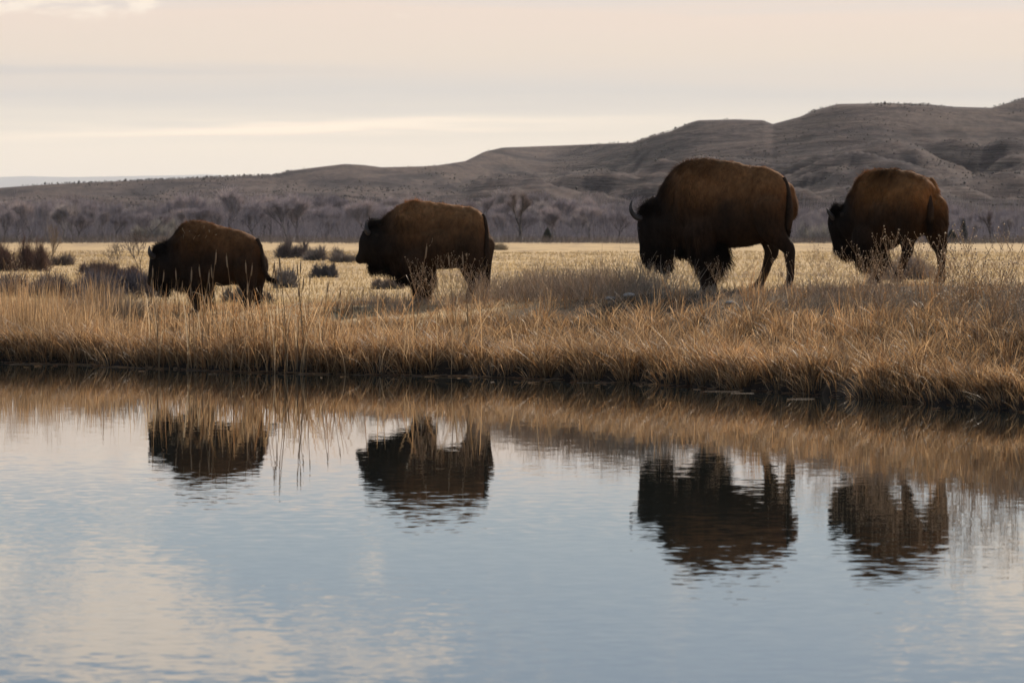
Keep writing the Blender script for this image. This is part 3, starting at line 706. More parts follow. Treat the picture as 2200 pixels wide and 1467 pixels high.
    sd_ = np.cross(d, nn); sd_ /= np.linalg.norm(sd_, axis=1)[:, None] + 1e-9
    w = np.where(ln > .06, .007, .0045) * g.uniform(.7, 1.3, n); P = P - nn * .006
    V3 = np.stack([P - sd_ * w[:, None] * .5, P + sd_ * w[:, None] * .5, P + d * (ln + .006)[:, None]], 1).reshape(-1, 3)
    kc = pigment_and_light(P) * g.uniform(.6, 1.5, (n, 1)) * (.6 + .9 * cl)[:, None]; kc = np.repeat(kc, 3, 0); kc[2::3] *= 1.15
    tag(link('coat', npmesh('bison_coat', V3, np.arange(3 * n).reshape(-1, 3), kc), M_fur, e), kind='stuff')
    # beard and other long tufts: strand bundles from listed points
    SV, ST, SK = [], [], []
    for (px, py, l, rx, ry, cnt_, ln_, slope) in cfg['tufts']:
        cpos = np.array(L(px, py, l)); m = cnt_
        b = cpos + g.normal(0, 1, (m, 3)) * np.array([[rx / s, .05, ry / s]])
        dd = np.stack([np.full(m, slope) + g.normal(0, .16, m), g.normal(0, .16, m), -np.ones(m)], 1); dd /= np.linalg.norm(dd, axis=1)[:, None]
        LL = ln_ / s * g.uniform(.45, 1.1, m)
        mid = b + dd * LL[:, None] * .55 + g.normal(0, .008, (m, 3)); end = b + dd * LL[:, None] + np.stack([g.normal(0, .02, m) + .02, g.normal(0, .02, m), np.zeros(m)], 1)
        c = np.array(cfg.get('dark', (.014, .0095, .007)))[None] * g.uniform(.6, 1.7, (m, 1))
        SV.append(sticks(b, mid, .009, .007, c)); SV.append(sticks(mid, end, .007, .002, c))
    tag(link('beard', npmesh('bison_beard', *join(SV)), M_fur, e), kind='stuff')
    # horns
    for hp in cfg['horns']:
        pts = smooth_path([L(p[0], p[1], p[2]) + (p[3] / s,) for p in hp], 12); link('horn', tube(pts, 'bison_horn'), M_horn, e)
    for (px, py, l, r) in cfg['eyes']:
        vv, ff = ball(L(px, py, l), (r, r, r)); me = bpy.data.meshes.new('bison_eye'); me.from_pydata(vv, [], ff); link('eye', me, M_eye, e)
    # ears
    for (px, py, l, ax, az_) in cfg['ears']:
        c = L(px, py, l); pts = [(c[0], c[1], c[2], .035), (c[0] + ax * .4, c[1] - .03, c[2] + az_ * .4, .045), (c[0] + ax * .8, c[1] - .05, c[2] + az_ * .8, .032), (c[0] + ax, c[1] - .06, c[2] + az_, .006)]
        me = tube(pts, 'bison_ear'); at = me.attributes.new('tint', 'FLOAT_COLOR', 'POINT'); at.data.foreach_set('color', np.tile([.03, .02, .014, 1], len(me.vertices)).astype(np.float32)); link('ear', me, M_hide, e)
    # tail with tuft
    tp = smooth_path([L(p[0], p[1], p[2]) + (p[3] / s,) for p in cfg['tail']], 16)
    tm = tube(tp, 'bison_tail'); at = tm.attributes.new('tint', 'FLOAT_COLOR', 'POINT'); at.data.foreach_set('color', np.tile([.035, .02, .012, 1], len(tm.vertices)).astype(np.float32))
    to = link('tail', tm, M_hide, e)
    m = 1500; q = g.integers(2, 15, m); b = tp[q][:, :3] + g.normal(0, .014, (m, 3)); ax = tp[np.minimum(q + 1, 15)][:, :3] - tp[q - 1][:, :3]; ax /= np.linalg.norm(ax, axis=1)[:, None]
    dd = ax + g.normal(0, .25, (m, 3)); LL = np.where(q > 10, .10, .03) * g.uniform(.6, 1.3, m)
    tag(link('tail_hair', npmesh('bison_tail_hair', *sticks(b, b + dd * LL[:, None], .007, .002, np.array([[.02, .013, .009]]) * g.uniform(.6, 1.6, (m, 1)))), M_fur, to), kind='stuff')
    # hooves
    for c in cfg['legs']:
        p = L(c[-1][0], c[-1][1], c[-1][2]); r = c[-1][3] / s
        rows = [(p[0] - .02, p[1], p[2] + .03, r * .95), (p[0] - .03, p[1], p[2] - .02, r * 1.15), (p[0] - .04, p[1], p[2] - .055, r * 1.25), (p[0] - .04, p[1], p[2] - .06, .005)]
        link('hoof', tube(rows, 'bison_hoof', 10), M_hoof, e)
    return e

B3 = dict(s=142.5, px0=1530, foot=630, yaw=27, seed=3, H=2.03, headx=1385, hf=115, shoulder=1480, label='largest bison, with high hump and long curved horn, third in line',
  body=[(1400, 440, 512, .13), (1412, 424, 530, .19), (1426, 397, 540, .24), (1444, 366, 540, .27), (1468, 348, 541, .30), (1498, 341, 545, .34), (1528, 340, 538, .30), (1560, 344, 533, .30), (1594, 352, 531, .31), (1624, 359, 524, .30), (1646, 361, 512, .33), (1662, 368, 500, .30), (1676, 380, 488, .26), (1686, 398, 470, .19), (1690, 420, 450, .10)],
  lumps=[(1492, 440, .20, .26, .17, .42), (1500, 440, -.2, .24, .16, .40), (1648, 425, .16, .15, .13, .26), (1684, 432, -.15, .16, .15, .30), (1580, 470, .08, .44, .34, .40), (1640, 374, .0, .16, .14, .085), (1468, 440, .20, .15, .16, .40), (1632, 412, .15, .15, .14, .22)],
  head=[[(1405, 452, 0, 26), (1402, 478, 0, 32), (1400, 500, 0, 29), (1397, 525, 0, 22), (1392, 545, 0, 17), (1392, 551, 0, 15)], [(1425, 470, 0, 36), (1455, 480, 0, 46)], [(1412, 520, 0, 22), (1424, 548, 0, 14), (1427, 562, 0, 8)], [(1388, 448, .06, 12), (1402, 440, 0, 12)], [(1425, 525, 0, 22), (1429, 550, 0, 15), (1428, 567, 0, 9)]],
  legs=[[(1508, 500, .15, 38), (1510, 540, .15, 30), (1514, 565, .15, 22), (1514, 590, .15, 11), (1513, 608, .15, 9), (1516, 622, .15, 10)],
        [(1520, 500, -.15, 34), (1524, 545, -.15, 26), (1530, 575, -.15, 15), (1531, 598, -.15, 10), (1531, 610, -.15, 9), (1533, 622, -.15, 10)],
        [(1646, 450, .17, 34), (1652, 490, .17, 28), (1670, 515, .16, 18), (1687, 534, .15, 12), (1690, 560, .15, 9), (1691, 592, .15, 8), (1686, 610, .15, 8), (1684, 624, .15, 10)],
        [(1672, 445, -.16, 40), (1656, 480, -.17, 30), (1650, 510, -.17, 19), (1656, 540, -.17, 13), (1650, 556, -.17, 10), (1640, 588, -.17, 8), (1633, 604, -.17, 8), (1629, 613, -.17, 10)]],
  shag=[(1380, 1445, 520, 580, .10, 1.3), (1375, 1420, 425, 462, .07, .2), (1440, 1500, 505, 560, .10, 1.3), (1485, 1560, 535, 590, .12, 1.2), (1420, 1500, 341, 440, .055, .8), (1560, 1640, 500, 540, .03, 1.0)],
  tufts=[(1424, 556, 0, 7, 7, 700, 26, -.05), (1416, 548, 0, 6, 6, 300, 26, 0), (1470, 534, .1, 20, 4, 800, 26, .25), (1432, 560, 0, 8, 6, 500, 24, 0), (1492, 545, .1, 8, 6, 400, 24, .3), (1545, 540, .12, 9, 12, 500, 38, .45), (1530, 560, .12, 12, 10, 600, 34, .35), (1512, 565, .15, 9, 10, 400, 30, .1)],
  horns=[[(1380, 470, .15, 7), (1368, 466, .21, 6.5), (1359, 456, .25, 5.2), (1356, 443, .26, 3.4), (1359, 431, .25, .8)], [(1402, 468, -.15, 7), (1415, 463, -.24, 6), (1422, 450, -.27, 4), (1418, 437, -.26, .8)]],
  eyes=[(1374, 491, .16, .018)], ears=[(1412, 468, .17, .14, -.02)], tail=[(1678, 384, .0, 6), (1684, 402, .02, 7), (1689, 430, .05, 7), (1690, 460, .07, 8.5), (1688, 485, .08, 8), (1685, 506, .08, 2)])
B1 = dict(s=130, px0=455, foot=672, yaw=20, seed=1, H=1.53, headx=350, hf=65, shoulder=400, label='leftmost bison, with blackest head and pale grass scraps stuck on its back',
  body=[(342, 532, 585, .12), (352, 523, 600, .19), (362, 513, 612, .22), (376, 496, 618, .26), (392, 480, 620, .28), (412, 472, 620, .31), (434, 473, 614, .28), (462, 480, 611, .28), (492, 491, 611, .29), (518, 496, 612, .30), (536, 502, 608, .31), (548, 509, 600, .28), (558, 520, 590, .23), (563, 538, 575, .13)],
  lumps=[(410, 545, .18, .24, .16, .40), (412, 545, -.16, .22, .15, .38), (528, 549, .14, .15, .13, .26), (545, 545, -.16, .18, .14, .28), (478, 570, .06, .42, .32, .34), (398, 545, .2, .13, .15, .36), (522, 536, .14, .13, .12, .2)],
  head=[[(345, 545, 0, 22), (342, 560, 0, 26), (337, 580, 0, 23), (329, 598, 0, 17), (322, 605, 0, 12)], [(360, 560, 0, 32), (385, 565, 0, 42)], [(345, 590, 0, 20), (351, 612, 0, 13), (353, 620, 0, 8)], [(336, 536, .05, 11), (348, 530, 0, 10)]],
  legs=[[(420, 590, .14, 30), (423, 615, .14, 22), (426, 635, .14, 14), (424, 650, .14, 8), (422, 660, .14, 7), (422, 666, .14, 8)],
        [(432, 590, -.14, 30), (438, 615, -.14, 20), (442, 635, -.14, 13), (443, 650, -.14, 8), (444, 660, -.14, 7), (443, 665, -.14, 8)],
        [(529, 570, .15, 28), (532, 595, .15, 22), (536, 615, .15, 15), (538, 632, .15, 10), (534, 650, .15, 8), (533, 666, .15, 8)],
        [(545, 570, -.15, 32), (548, 600, -.15, 22), (550, 622, -.15, 13), (554, 638, -.15, 9), (551, 655, -.15, 7), (549, 664, -.15, 8)]],
  shag=[(320, 372, 595, 640, .10, 1.3), (325, 365, 518, 545, .06, .2), (365, 410, 595, 640, .07, 1.3), (400, 455, 612, 645, .09, 1.2), (360, 430, 472, 540, .045, .8)],
  tufts=[(350, 612, 0, 6, 6, 600, 24, .05), (343, 608, 0, 5, 5, 250, 20, .0), (388, 613, .08, 14, 3, 300, 14, .2), (438, 622, .1, 8, 8, 300, 24, .2)],
  horns=[[(330, 552, .14, 6.5), (323, 548, .19, 6), (319.5, 540, .21, 4.5), (319, 528, .2, .8)], [(350, 551, -.14, 6), (358, 546, -.2, 5), (361, 536, -.2, .8)]],
  eyes=[(320, 567, .15, .015)], ears=[(352, 552, .16, .12, -.02)], tail=[(553, 514, 0, 5.5), (561, 530, 0, 5.5), (566, 556, .0, 5.5), (571, 578, .02, 5), (577, 594, .02, 4.5), (589, 602, .02, 1.5)])
B2 = dict(brown=(.19, .088, .034), s=133.5, px0=920, foot=655, yaw=19, seed=2, H=1.69, headx=808, hf=75, shoulder=870, label='second bison in line, rounded brown back and head held level',
  body=[(806, 482, 560, .13), (818, 472, 572, .19), (830, 461, 578, .23), (848, 447, 588, .27), (868, 435, 598, .30), (890, 431, 600, .33), (916, 431, 588, .30), (944, 436, 577, .30), (972, 438, 577, .31), (998, 442, 576, .32), (1018, 448, 568, .33), (1030, 455, 558, .29), (1040, 466, 545, .23), (1044, 484, 530, .14)],
  lumps=[(880, 510, .19, .26, .17, .42), (882, 510, -.17, .24, .15, .40), (1006, 510, .15, .16, .13, .28), (1024, 505, -.17, .18, .14, .30), (952, 528, .06, .44, .35, .37), (868, 505, .2, .14, .16, .38), (1002, 486, .15, .14, .13, .22)],
  head=[[(812, 500, 0, 26), (804, 512, 0, 31), (796, 528, 0, 28), (786, 545, 0, 20), (776, 553, 0, 13.5), (772, 556, 0, 12)], [(825, 520, 0, 38), (850, 530, 0, 46)], [(805, 545, 0, 22), (806, 562, 0, 14)], [(798, 482, .04, 11), (812, 480, 0, 10)]],
  legs=[[(895, 565, .15, 34), (898, 590, .15, 26), (902, 612, .15, 17), (899, 630, .15, 10), (898, 642, .15, 8), (898, 650, .15, 9)],
        [(905, 565, -.15, 32), (912, 592, -.15, 24), (914, 612, -.15, 14), (912, 632, -.15, 9), (912, 644, -.15, 8), (912, 649, -.15, 9)],
        [(1007, 530, .16, 32), (1012, 565, .16, 26), (1014, 590, .16, 17), (1018, 608, .16, 11), (1012, 626, .16, 8), (1008, 642, .16, 8), (1006, 650, .16, 9)],
        [(1028, 530, -.16, 34), (1034, 565, -.16, 22), (1038, 592, -.16, 14), (1043, 610, -.16, 10), (1043, 630, -.16, 8), (1042, 649, -.16, 9)]],
  shag=[(780, 830, 545, 600, .08, 1.2), (785, 825, 466, 490, .06, .1), (815, 890, 560, 615, .09, 1.3), (880, 935, 580, 630, .10, 1.2), (830, 905, 430, 500, .05, .8)],
  tufts=[(800, 566, 0, 6, 5, 450, 24, .1), (840, 576, .08, 16, 4, 500, 18, .2), (868, 596, .1, 12, 4, 300, 18, .2), (905, 605, .1, 10, 10, 400, 28, .2)],
  horns=[[(793, 502, .16, 6.5), (788, 497, .20, 6), (786, 488, .21, 4.4), (786, 474, .2, .8)], [(812, 502, -.16, 6), (820, 494, -.22, 5), (822, 482, -.2, .8)]],
  eyes=[(780, 513, .165, .015)], ears=[(806, 506, .18, .12, -.01)], tail=[(1036, 462, 0, 5.5), (1042, 478, .02, 6), (1045, 510, .04, 6), (1046, 540, .06, 7), (1046, 562, .06, 6), (1045, 580, .06, 1.5)])
B4 = dict(s=149.5, px0=1905, foot=607, yaw=40, seed=4, H=1.63, headx=1812, hf=55, shoulder=1870, brown=(.165, .069, .022), label='rightmost bison, seen from behind at an angle, with a short straight horn',
  body=[(1822, 440, 500, .14), (1830, 420, 520, .19), (1840, 396, 535, .22), (1852, 377, 546, .26), (1870, 366, 550, .30), (1892, 362, 548, .29), (1914, 363, 535, .29), (1936, 365, 520, .31), (1956, 369, 512, .32), (1972, 375, 505, .32), (1984, 384, 495, .28), (1992, 398, 482, .22), (1995, 420, 460, .12)],
  lumps=[(1862, 455, .18, .24, .16, .42), (1885, 455, -.18, .24, .16, .40), (1958, 440, .17, .20, .15, .32), (1992, 430, -.19, .17, .15, .34), (1915, 465, .06, .40, .33, .36), (1852, 440, .2, .14, .15, .36)],
  head=[[(1808, 458, .05, 20), (1807, 478, .05, 24), (1810, 500, .05, 22), (1809, 518, .05, 17), (1808, 529, .05, 13)], [(1820, 470, 0, 30), (1845, 475, 0, 44)], [(1818, 520, 0, 20), (1822, 540, 0, 12)], [(1800, 450, .1, 11), (1804, 448, .1, 11)]],
  legs=[[(1866, 510, .15, 36), (1869, 545, .15, 29), (1875, 568, .15, 20), (1878, 584, .15, 9), (1878, 596, .15, 8), (1878, 602, .15, 9)],
        [(1884, 510, -.15, 32), (1886, 540, -.15, 22), (1886, 568, -.15, 13), (1887, 584, -.15, 9), (1888, 594, -.15, 8), (1889, 599, -.15, 9)],
        [(1950, 460, .17, 34), (1945, 495, .17, 26), (1941, 515, .17, 16), (1944, 538, .16, 11), (1936, 560, .16, 8), (1928, 584, .16, 8), (1924, 598, .16, 9)],
        [(1999, 450, -.17, 32), (2004, 485, -.17, 28), (2009, 515, -.17, 19), (2014, 535, -.17, 11), (2016, 560, -.17, 8), (2016, 585, -.17, 8), (2015, 599, -.17, 9)]],
  shag=[(1795, 1835, 520, 560, .07, 1.2), (1788, 1815, 438, 465, .06, .1), (1835, 1905, 520, 580, .10, 1.3), (1985, 2030, 400, 540, .04, 1.0), (1828, 1900, 362, 430, .045, .8)],
  tufts=[(1820, 535, 0, 6, 5, 400, 20, .0), (1842, 540, .05, 12, 5, 500, 20, .1), (1862, 548, .12, 13, 8, 700, 34, .1), (1890, 545, .05, 8, 8, 500, 30, .35)],
  horns=[[(1797, 470, .17, 6), (1790, 463, .22, 5), (1784, 455, .25, 3.4), (1780, 447, .26, .8)], [(1815, 462, -.12, 5), (1822, 455, -.18, 4), (1824, 446, -.2, .8)]],
  eyes=[(1790, 482, .2, .015)], ears=[(1812, 462, .2, .1, .0)], tail=[(1979, 388, 0, 5.5), (1984, 405, .03, 6), (1988, 430, .05, 7), (1990, 455, .07, 8), (1990, 472, .08, 7), (1989, 492, .08, 1.5)])
bis = [make_bison(b) for b in (B1, B2, B3, B4)]
# straw caught in the coats
def straw(cfg, root, pts):
    s, th = cfg['s'], math.radians(cfg['yaw']); g = random.Random(5); P0, P1 = [], []
    for px, py, l, ln, an in pts:
        x = (px - cfg['px0']) / s; a = ((x + l * math.sin(th)) / math.cos(th), -l, (cfg['foot'] - py) / s)
        P0.append(a); P1.append((a[0] + math.cos(an) * ln / s, a[1] - .01, a[2] + math.sin(an) * ln / s))
    tag(link('straw_scraps', npmesh('straw_scraps', *sticks(P0, P1, .008, .005, [(.5, .38, .24)] * len(P0))), M_twig, root), kind='stuff')
straw(B1, bis[0], [(392, 490, .27, 14, -1.0), (396, 505, .3, 12, -1.5), (441, 490, .3, 6, 1.4), (452, 494, .31, 5, -1.2), (418, 514, .37, 10, .9), (428, 508, .37, 7, .6), (444, 512, .37, 8, .9), (466, 505, .37, 5, .3), (408, 497, .3, 3, 0)])
straw(B2, bis[1], [(928, 521, .42, 6, 1.0), (923, 529, .42, 6, .7), (930, 515, .42, 4, 1.3)])

# ------------------------------------------------------------------ cattails
def ribbon_leaf(P, w, colr):
    P = np.array(P); n = len(P); V = []; K = []; sidev = np.array([math.cos(random.uniform(-.8, .8)), math.sin(random.uniform(-.8, .8)), 0])
    for i in range(n):
        ww = w * .5 * (1 - (i / (n - 1)) ** 2 * .9); V += [P[i] - sidev * ww, P[i] + sidev * ww]; K += [colr, colr]
    Q = [(2 * i, 2 * i + 1, 2 * i + 3, 2 * i + 2) for i in range(n - 1)]
    return npmesh('cattail_leaf', V, Q, np.array(K))
def cattail_set(rs):
    R = random.Random(rs); h = 1.0; lean = R.uniform(-.12, .12)
    st = sticks([(0, 0, 0), (lean * .3, 0, .5)], [(lean * .3, 0, .5), (lean, 0, 1.0)], [.010, .008], [.008, .005], [(.36, .24, .13)] * 2)
    hd = tube([(lean * .88, 0, .86, .002), (lean * .9, 0, .88, .0065), (lean * .95, 0, .93, .0075), (lean * .98, 0, .965, .006), (lean * .99, 0, .975, .003)], 'cattail_head', 7)
    at = hd.attributes.new('tint', 'FLOAT_COLOR', 'POINT'); at.data.foreach_set('color', np.tile([.40, .29, .18, 1], len(hd.vertices)).astype(np.float32))
    lv = []
    for k in range(4):
        a = R.choice([0, math.pi]) + R.uniform(-.7, .7); L = R.uniform(.45, .95); bend = R.uniform(.35, .9); ca, sa = math.cos(a), math.sin(a); P = []
        for t in np.linspace(0, 1, 9):
            if t < bend: hh = L * t; r = .10 * L * t ** 2
            else: q = (t - bend) / (1 - bend + 1e-6); hh = L * bend + L * (1 - bend) * math.sin(q * 1.4) * .35 - L * (1 - bend) * q * q * .55; r = .10 * L * bend ** 2 + L * (1 - bend) * q * .75
            P.append((ca * r, sa * r, hh))
        c = np.array(random.choice([(.52, .36, .19), (.42, .27, .13), (.58, .44, .28), (.34, .20, .09)]))
        lv.append(ribbon_leaf(P, R.uniform(.010, .016), c))
    return npmesh('cattail_stem', *st), hd, lv
CS = [cattail_set(i) for i in range(6)]
ORD = 'first second third fourth fifth sixth seventh eighth ninth tenth eleventh twelfth thirteenth fourteenth fifteenth sixteenth seventeenth eighteenth nineteenth twentieth'.split()
ORD += ['twenty-' + w for w in ORD[:9]] + ['thirtieth'] + ['thirty-' + w for w in ORD[:9]]
tops = [(446, 533), (505, 541), (520, 562), (540, 556), (389, 573), (405, 571), (432, 576), (445, 565), (575, 572), (616, 545), (651, 560), (661, 582), (637, 590), (548, 600), (568, 556), (603, 570), (612, 585), (323, 568), (337, 577), (342, 593), (375, 600), (460, 600), (488, 610), (640, 555), (690, 600), (470, 566), (892, 520), (976, 540), (1008, 538), (590, 600), (530, 620), (655, 610), (715, 615), (420, 610)]
for i, (px, py) in enumerate(tops):
    d = random.uniform(.0, 1.0) if px < 800 else random.uniform(.8, 2.2); x = (px - 1100) / F * 60.5; y = float(shore(x)) + d; x = (px - 1100) / F * y
    h = HC + (HY - py) / F * y - float(gz(x, y)); sm, hd, lv = CS[i % 6]
    e = empty('cattail', (x, y, float(gz(x, y)) - .02), random.uniform(-.4, .4)); k = max(h, .5); e.scale = (k, k, k)
    where = 'in the reed clump before the first bison' if px < 800 else 'before the second bison'
    rank = sorted(p[0] for p in tops if (p[0] < 800) == (px < 800)).index(px) + sum(1 for q in tops[:i] if q[0] == px)
    tag(e, f"{'tall ' if py < 565 else 'short ' if py > 595 else ''}dry cattail, {ORD[rank]} from the left {where}", 'cattail', 'cattails ' + where)
    link('stem', sm, M_grass, e); link('seed_head', hd, M_grass, e)
    for m in lv: link('leaf', m, M_grass, e)
# loose broad reed leaves: part of the same growth, nobody could count them
def reeds():
    n = 520; px = rng.normal(560, 130, n); k = rng.uniform(0, 1, n) < .25; px[k] = rng.uniform(100, 1150, k.sum())
    x = (px - 1100) / F * 60.5; y = shore(x) + rng.uniform(-.15, 1.3, n)
    h = rng.uniform(.5, 1.15, n); c = pal(n, [.3, .25, .25, .1, .05, .05, 0])
    return blades(x, y, gz(x, y) - .02, h, rng.uniform(.010, .018, n), rng.choice([0, math.pi], n) + rng.normal(0, .6, n), rng.uniform(.03, .6, n) ** 1.3, rng.uniform(0, .7, n) ** 2, c, S=7, facing=rng.normal(0, .6, n))
V, T, K = reeds()
tag(link('reed_leaves', npmesh('reed_leaves', V, T, K), M_grass), 'broad dry reed leaves bending over at the water edge', 'reeds', kind='stuff')

# ------------------------------------------------------------------ dead weeds with seed heads
def weed(rs, nst=5, bush=1.0):
    R = random.Random(rs); P0, P1, W0, tips = [], [], [], []
    for k in range(nst):
        a = R.uniform(0, 6.28); ln = R.uniform(.05, .28) * bush; top = Vector((math.cos(a) * ln, math.sin(a) * ln, R.uniform(.7, 1.0)))
        p = Vector((0, 0, 0)); n = 5; last = p
        for i in range(1, n + 1):
            t = i / n; q = Vector((top.x * t ** 1.4 + R.gauss(0, .008), top.y * t ** 1.4, top.z * t)); P0.append(last); P1.append(q); W0.append(.0045 * (1 - .4 * t))
            if t > .45:
                for j in range(R.randint(2, 4)):
                    b = R.uniform(0, 6.28); l2 = R.uniform(.06, .16) * bush; e = q + Vector((math.cos(b) * l2 * .55, math.sin(b) * l2 * .55, l2)); P0.append(q); P1.append(e); W0.append(.003); tips.append(e)
                    if R.random() < .6: e2 = q + (e - q) * .6 + Vector((R.gauss(0, .03), R.gauss(0, .03), .05)); P0.append(q + (e - q) * .5); P1.append(e2); W0.append(.0026); tips.append(e2)
            last = q
        tips.append(last)
    c = np.array([(.52, .37, .23)]) * np.random.default_rng(rs).uniform(.7, 1.2, (len(P0), 1))
    stems = sticks([p[:] for p in P0], [p[:] for p in P1], W0, np.array(W0) * .7, c)
    hd = dots([t[:] for t in tips], np.random.default_rng(rs).uniform(.004, .0085, len(tips)), np.array([(.66, .52, .36)]) * np.random.default_rng(rs + 1).uniform(.6, 1.3, (len(tips), 1)))
    return npmesh('weed_stems', *stems), npmesh('weed_seed_heads', *hd)
WD = [weed(900 + i, n, b) for i, (n, b) in enumerate([(4, 1), (6, 1.3), (3, .8), (8, 1.4), (5, 1)])]
wp = [(905, 568, 3), (925, 560, 3), (975, 548, 1), (990, 552, 0), (1040, 563, 3), (1008, 545, 2), (1110, 575, 1), (1145, 570, 3), (1175, 560, 1), (1225, 560, 4), (1260, 572, 3), (1315, 547, 1), (1318, 555, 3), (1345, 575, 1), (1372, 535, 2), (1405, 540, 2), (1460, 560, 1), (1490, 575, 4),
      (1560, 560, 3), (1585, 548, 0), (1625, 555, 1), (1675, 515, 2), (1680, 530, 2), (1725, 560, 1), (1765, 530, 3), (1780, 540, 1), (1805, 545, 4), (1850, 530, 3), (1868, 532, 3), (1885, 545, 3), (1925, 504, 1), (1945, 510, 1), (1960, 520, 4), (1990, 518, 1), (2000, 530, 3), (2030, 545, 1), (2050, 540, 3), (2085, 508, 3), (2100, 502, 1), (2115, 512, 1), (2150, 515, 2), (2175, 528, 4), (2195, 560, 1),
      (760, 600, 0), (730, 606, 1), (785, 610, 3), (860, 605, 4), (815, 612, 1), (700, 608, 0), (245, 600, 1), (160, 590, 0), (20, 560, 1), (60, 575, 3), (95, 560, 0)]
for i, (px, py, v) in enumerate(wp):
    d = random.uniform(4.5, 8.0); x = (px - 1100) / F * 60; y = float(shore(x)) + d; x = (px - 1100) / F * y
    h = HC + (HY - py) / F * y - float(gz(x, y)); k = max(h, .35)
    e = empty('dried_weed', (x, y, float(gz(x, y)) - .02), random.uniform(0, 6.28)); e.scale = (k, k, k); e.rotation_euler[1] = random.uniform(-.12, .12)
    def zone(px): return 'at the far left' if px < 300 else 'between first and second bison' if px < 870 else 'around the legs of the second bison' if px < 1060 else 'between second and third bison' if px < 1450 else 'under the third bison' if px < 1740 else 'around the legs of the last bison' if px < 2040 else 'right of the last bison'
    where = zone(px); rank = sorted(q[0] for q in wp if zone(q[0]) == where).index(px)
    tag(e, f"{('upright', 'wide', 'sparse', 'bushy', 'small')[v]} dead weed with seed heads, {ORD[rank]} from left {where}", 'weed', 'dead weeds ' + where)
    link('stems', WD[v][0], M_grass, e)['kind'] = 'stuff'; link('seed_heads', WD[v][1], M_grass, e)['kind'] = 'stuff'

# low grey twiggy undergrowth along the crest
def crest_brush():
    out = []
    for pc, wpx, n, hh, dd in ((1150, 190, 3000, .42, 8.4), (1310, 150, 2800, .40, 8.0), (1430, 90, 300, .18, 8.0), (1760, 120, 1200, .25, 6.5), (2000, 150, 900, .18, 7.0), (2150, 90, 1400, .24, 7.0), (800, 120, 900, .20, 7.5), (980, 90, 500, .16, 7.5), (1600, 160, 700, .18, 7.0), (100, 150, 1800, .4, 6), (2100, 200, 3000, .3, 4.5)):
        px = rng.normal(pc, wpx * .5, n); x = (px - 1100) / F * 62; y = shore(x) + dd + rng.normal(0, .8, n)
        P0 = np.stack([x, y, gz(x, y)], 1); dv = rng.normal(0, .35, (n, 3)); dv[:, 2] = 1
        h = hh * rng.uniform(.3, 1.1, n) * (.5 + fbm(x * 2, y, 41, 2)); s0 = rng.uniform(0, .6, n)
        c = np.array([[.52, .40, .29]]) * rng.uniform(.5, 1.4, (n, 1))
        A = P0 + dv * (h * s0)[:, None]; B = A + (dv + rng.normal(0, .3, (n, 3))) * (h * (1 - s0))[:, None]; out.append(sticks(A, B, .006, .003, c))
        k = rng.uniform(0, 1, n) < .25; out.append(dots(B[k], rng.uniform(.004, .009, k.sum()), np.array([[.34, .27, .2]]) * rng.uniform(.5, 1.4, (k.sum(), 1))))
    return join(out)
V, T, K = crest_brush()
tag(link('crest_undergrowth', npmesh('crest_undergrowth', V, T, K), M_twig), 'grey twiggy undergrowth along the crest of the bank', 'undergrowth', kind='stuff')

# ------------------------------------------------------------------ small things
def stone(rs, r):
    g = np.random.default_rng(rs); vv, ff = ball((0, 0, 0), (r, r * .7, r * .42)); vv = np.array(vv); vv *= (1 + .25 * (fbm(vv[:, 0] * 9 + rs, vv[:, 2] * 14, rs, 2) - .5))[:, None]
    me = bpy.data.meshes.new('stone'); me.from_pydata([tuple(v) for v in vv], [], ff); return me
for i, (px, py, rp, lab) in enumerate([(1311, 641, 11, 'pale stone in the brush left of third bison, the left one of two'), (1352, 634, 13, 'flat pale stone nearest the third bison beard'), (1568, 650, 10, 'pale stone in the grass under the third bison')]):
    x = (px - 1100) / 142.; y = float(shore(x)) + (6.5 if i < 3 else 4.0); x = (px - 1100) / F * y
    o = link('pale_stone', stone(i + 3, rp / F * y), M_stone); o.location = (x, y, HC + (HY - py) / F * y); o.location.z = max(o.location.z, float(gz(x, y)) + .01); tag(o, lab, 'stone')
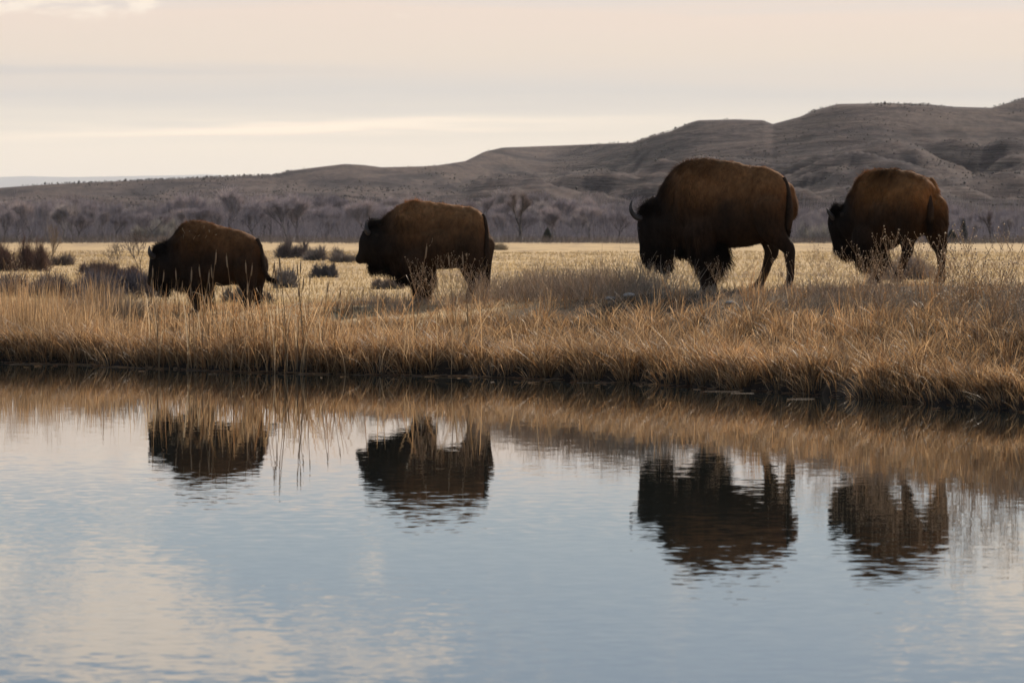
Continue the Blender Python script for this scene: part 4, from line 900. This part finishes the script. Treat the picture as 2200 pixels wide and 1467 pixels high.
# pale sapling at left
a, b = grow_tree(77, 3, .45, 1.2, levels=3, tw=160, twl=.3, tww=.012, c_tr=(.30, .23, .17), c_tw=(.36, .28, .20), r0=.03, start=.4)
x = (105 - 1100) / F * 120; e = empty('sapling', (x, 120, float(gz(x, 120)) - .05)); tag(e, 'slender pale bare sapling standing alone at left', 'sapling')
link('trunk', npmesh('sapling_trunk', *a), M_twig, e); link('crown', npmesh('sapling_crown', *b), M_twig, e); e.scale = (.5, .5, .62)
a, b = grow_tree(79, 3, .9, .5, levels=3, tw=200, twl=.4, tww=.014, c_tr=(.12, .095, .085), c_tw=(.15, .12, .11), r0=.035, start=.3)
for px, py, Y, sc, lab in ((305, 500, 118, .55, 'bare twisted bush directly in front of first bison face'), (255, 535, 125, .42, 'thin bare shrub left of the twisted bush by first bison')):
    x = (px - 1100) / F * Y; e = empty('bare_shrub', (x, Y, float(gz(x, Y)) - .05), px); tag(e, lab, 'shrub'); e.scale = (sc,) * 3
    link('stems', npmesh('shrub_stems', *a), M_twig, e); link('twigs', npmesh('shrub_twigs', *b), M_twig, e)['kind'] = 'stuff'
# floating dead reeds along the waterline
FR = [(20, 783, 200, 'longest'), (215, 787, 90, 'second'), (290, 791, 60, 'third'), (400, 797, 80, ''), (640, 800, 70, ''), (760, 806, 60, ''), (890, 807, 70, ''), (1010, 812, 60, ''), (1240, 821, 80, ''), (1510, 836, 80, ''), (1570, 838, 50, ''), (1690, 846, 60, '')]
for i, (px, py, lp, w_) in enumerate(FR):
    y = float(shore((px + lp / 2 - 1100) / 145.)) - .12 - random.uniform(0, .15); x0 = (px - 1100) / F * y; ln = lp / F * y; P = []
    for t in np.linspace(0, 1, 7): P.append((x0 + ln * t, float(y + .04 * math.sin(t * 3 + i)), .002 + .002 * math.sin(t * 3.1)))
    me = npmesh('floating_reed', *sticks(P[:-1], P[1:], .011, .007, [(.26, .19, .13)] * 6))
    lab = 'long pale dead reed floating at the left end of the shoreline' if i == 0 else f'pale dead reed floating at the bank edge, {ORD[i]} from the left along the shoreline'
    tag(link('floating_reed', me, M_grass), lab, 'reed', None if i == 0 else 'dead reeds floating along the bank')
def litter():
    n = 1500; x = rng.uniform(-10, 10, n); y = shore(x) + rng.normal(-.02, .16, n); a = rng.normal(0, .5, n); L = rng.uniform(.05, .3, n); z = np.maximum(gz(x, y), 0) + .008
    k = 130; y[:k] = shore(x[:k]) - rng.uniform(.1, 1.6, k) ** 1.5; L[:k] *= .45; z[:k] = .004
    P0 = np.stack([x, y, z], 1); P1 = P0 + np.stack([np.cos(a) * L, np.sin(a) * L, rng.uniform(-.004, .02, n)], 1)
    return sticks(P0, P1, .009, .006, pal(n, [.1, .2, .15, .2, .1, .1, .15]) * .8)
V, T, K = litter()
tag(link('shore_litter', npmesh('shore_litter', V, T, K), M_grass), 'broken reed litter lying along the waterline', 'litter', kind='stuff')
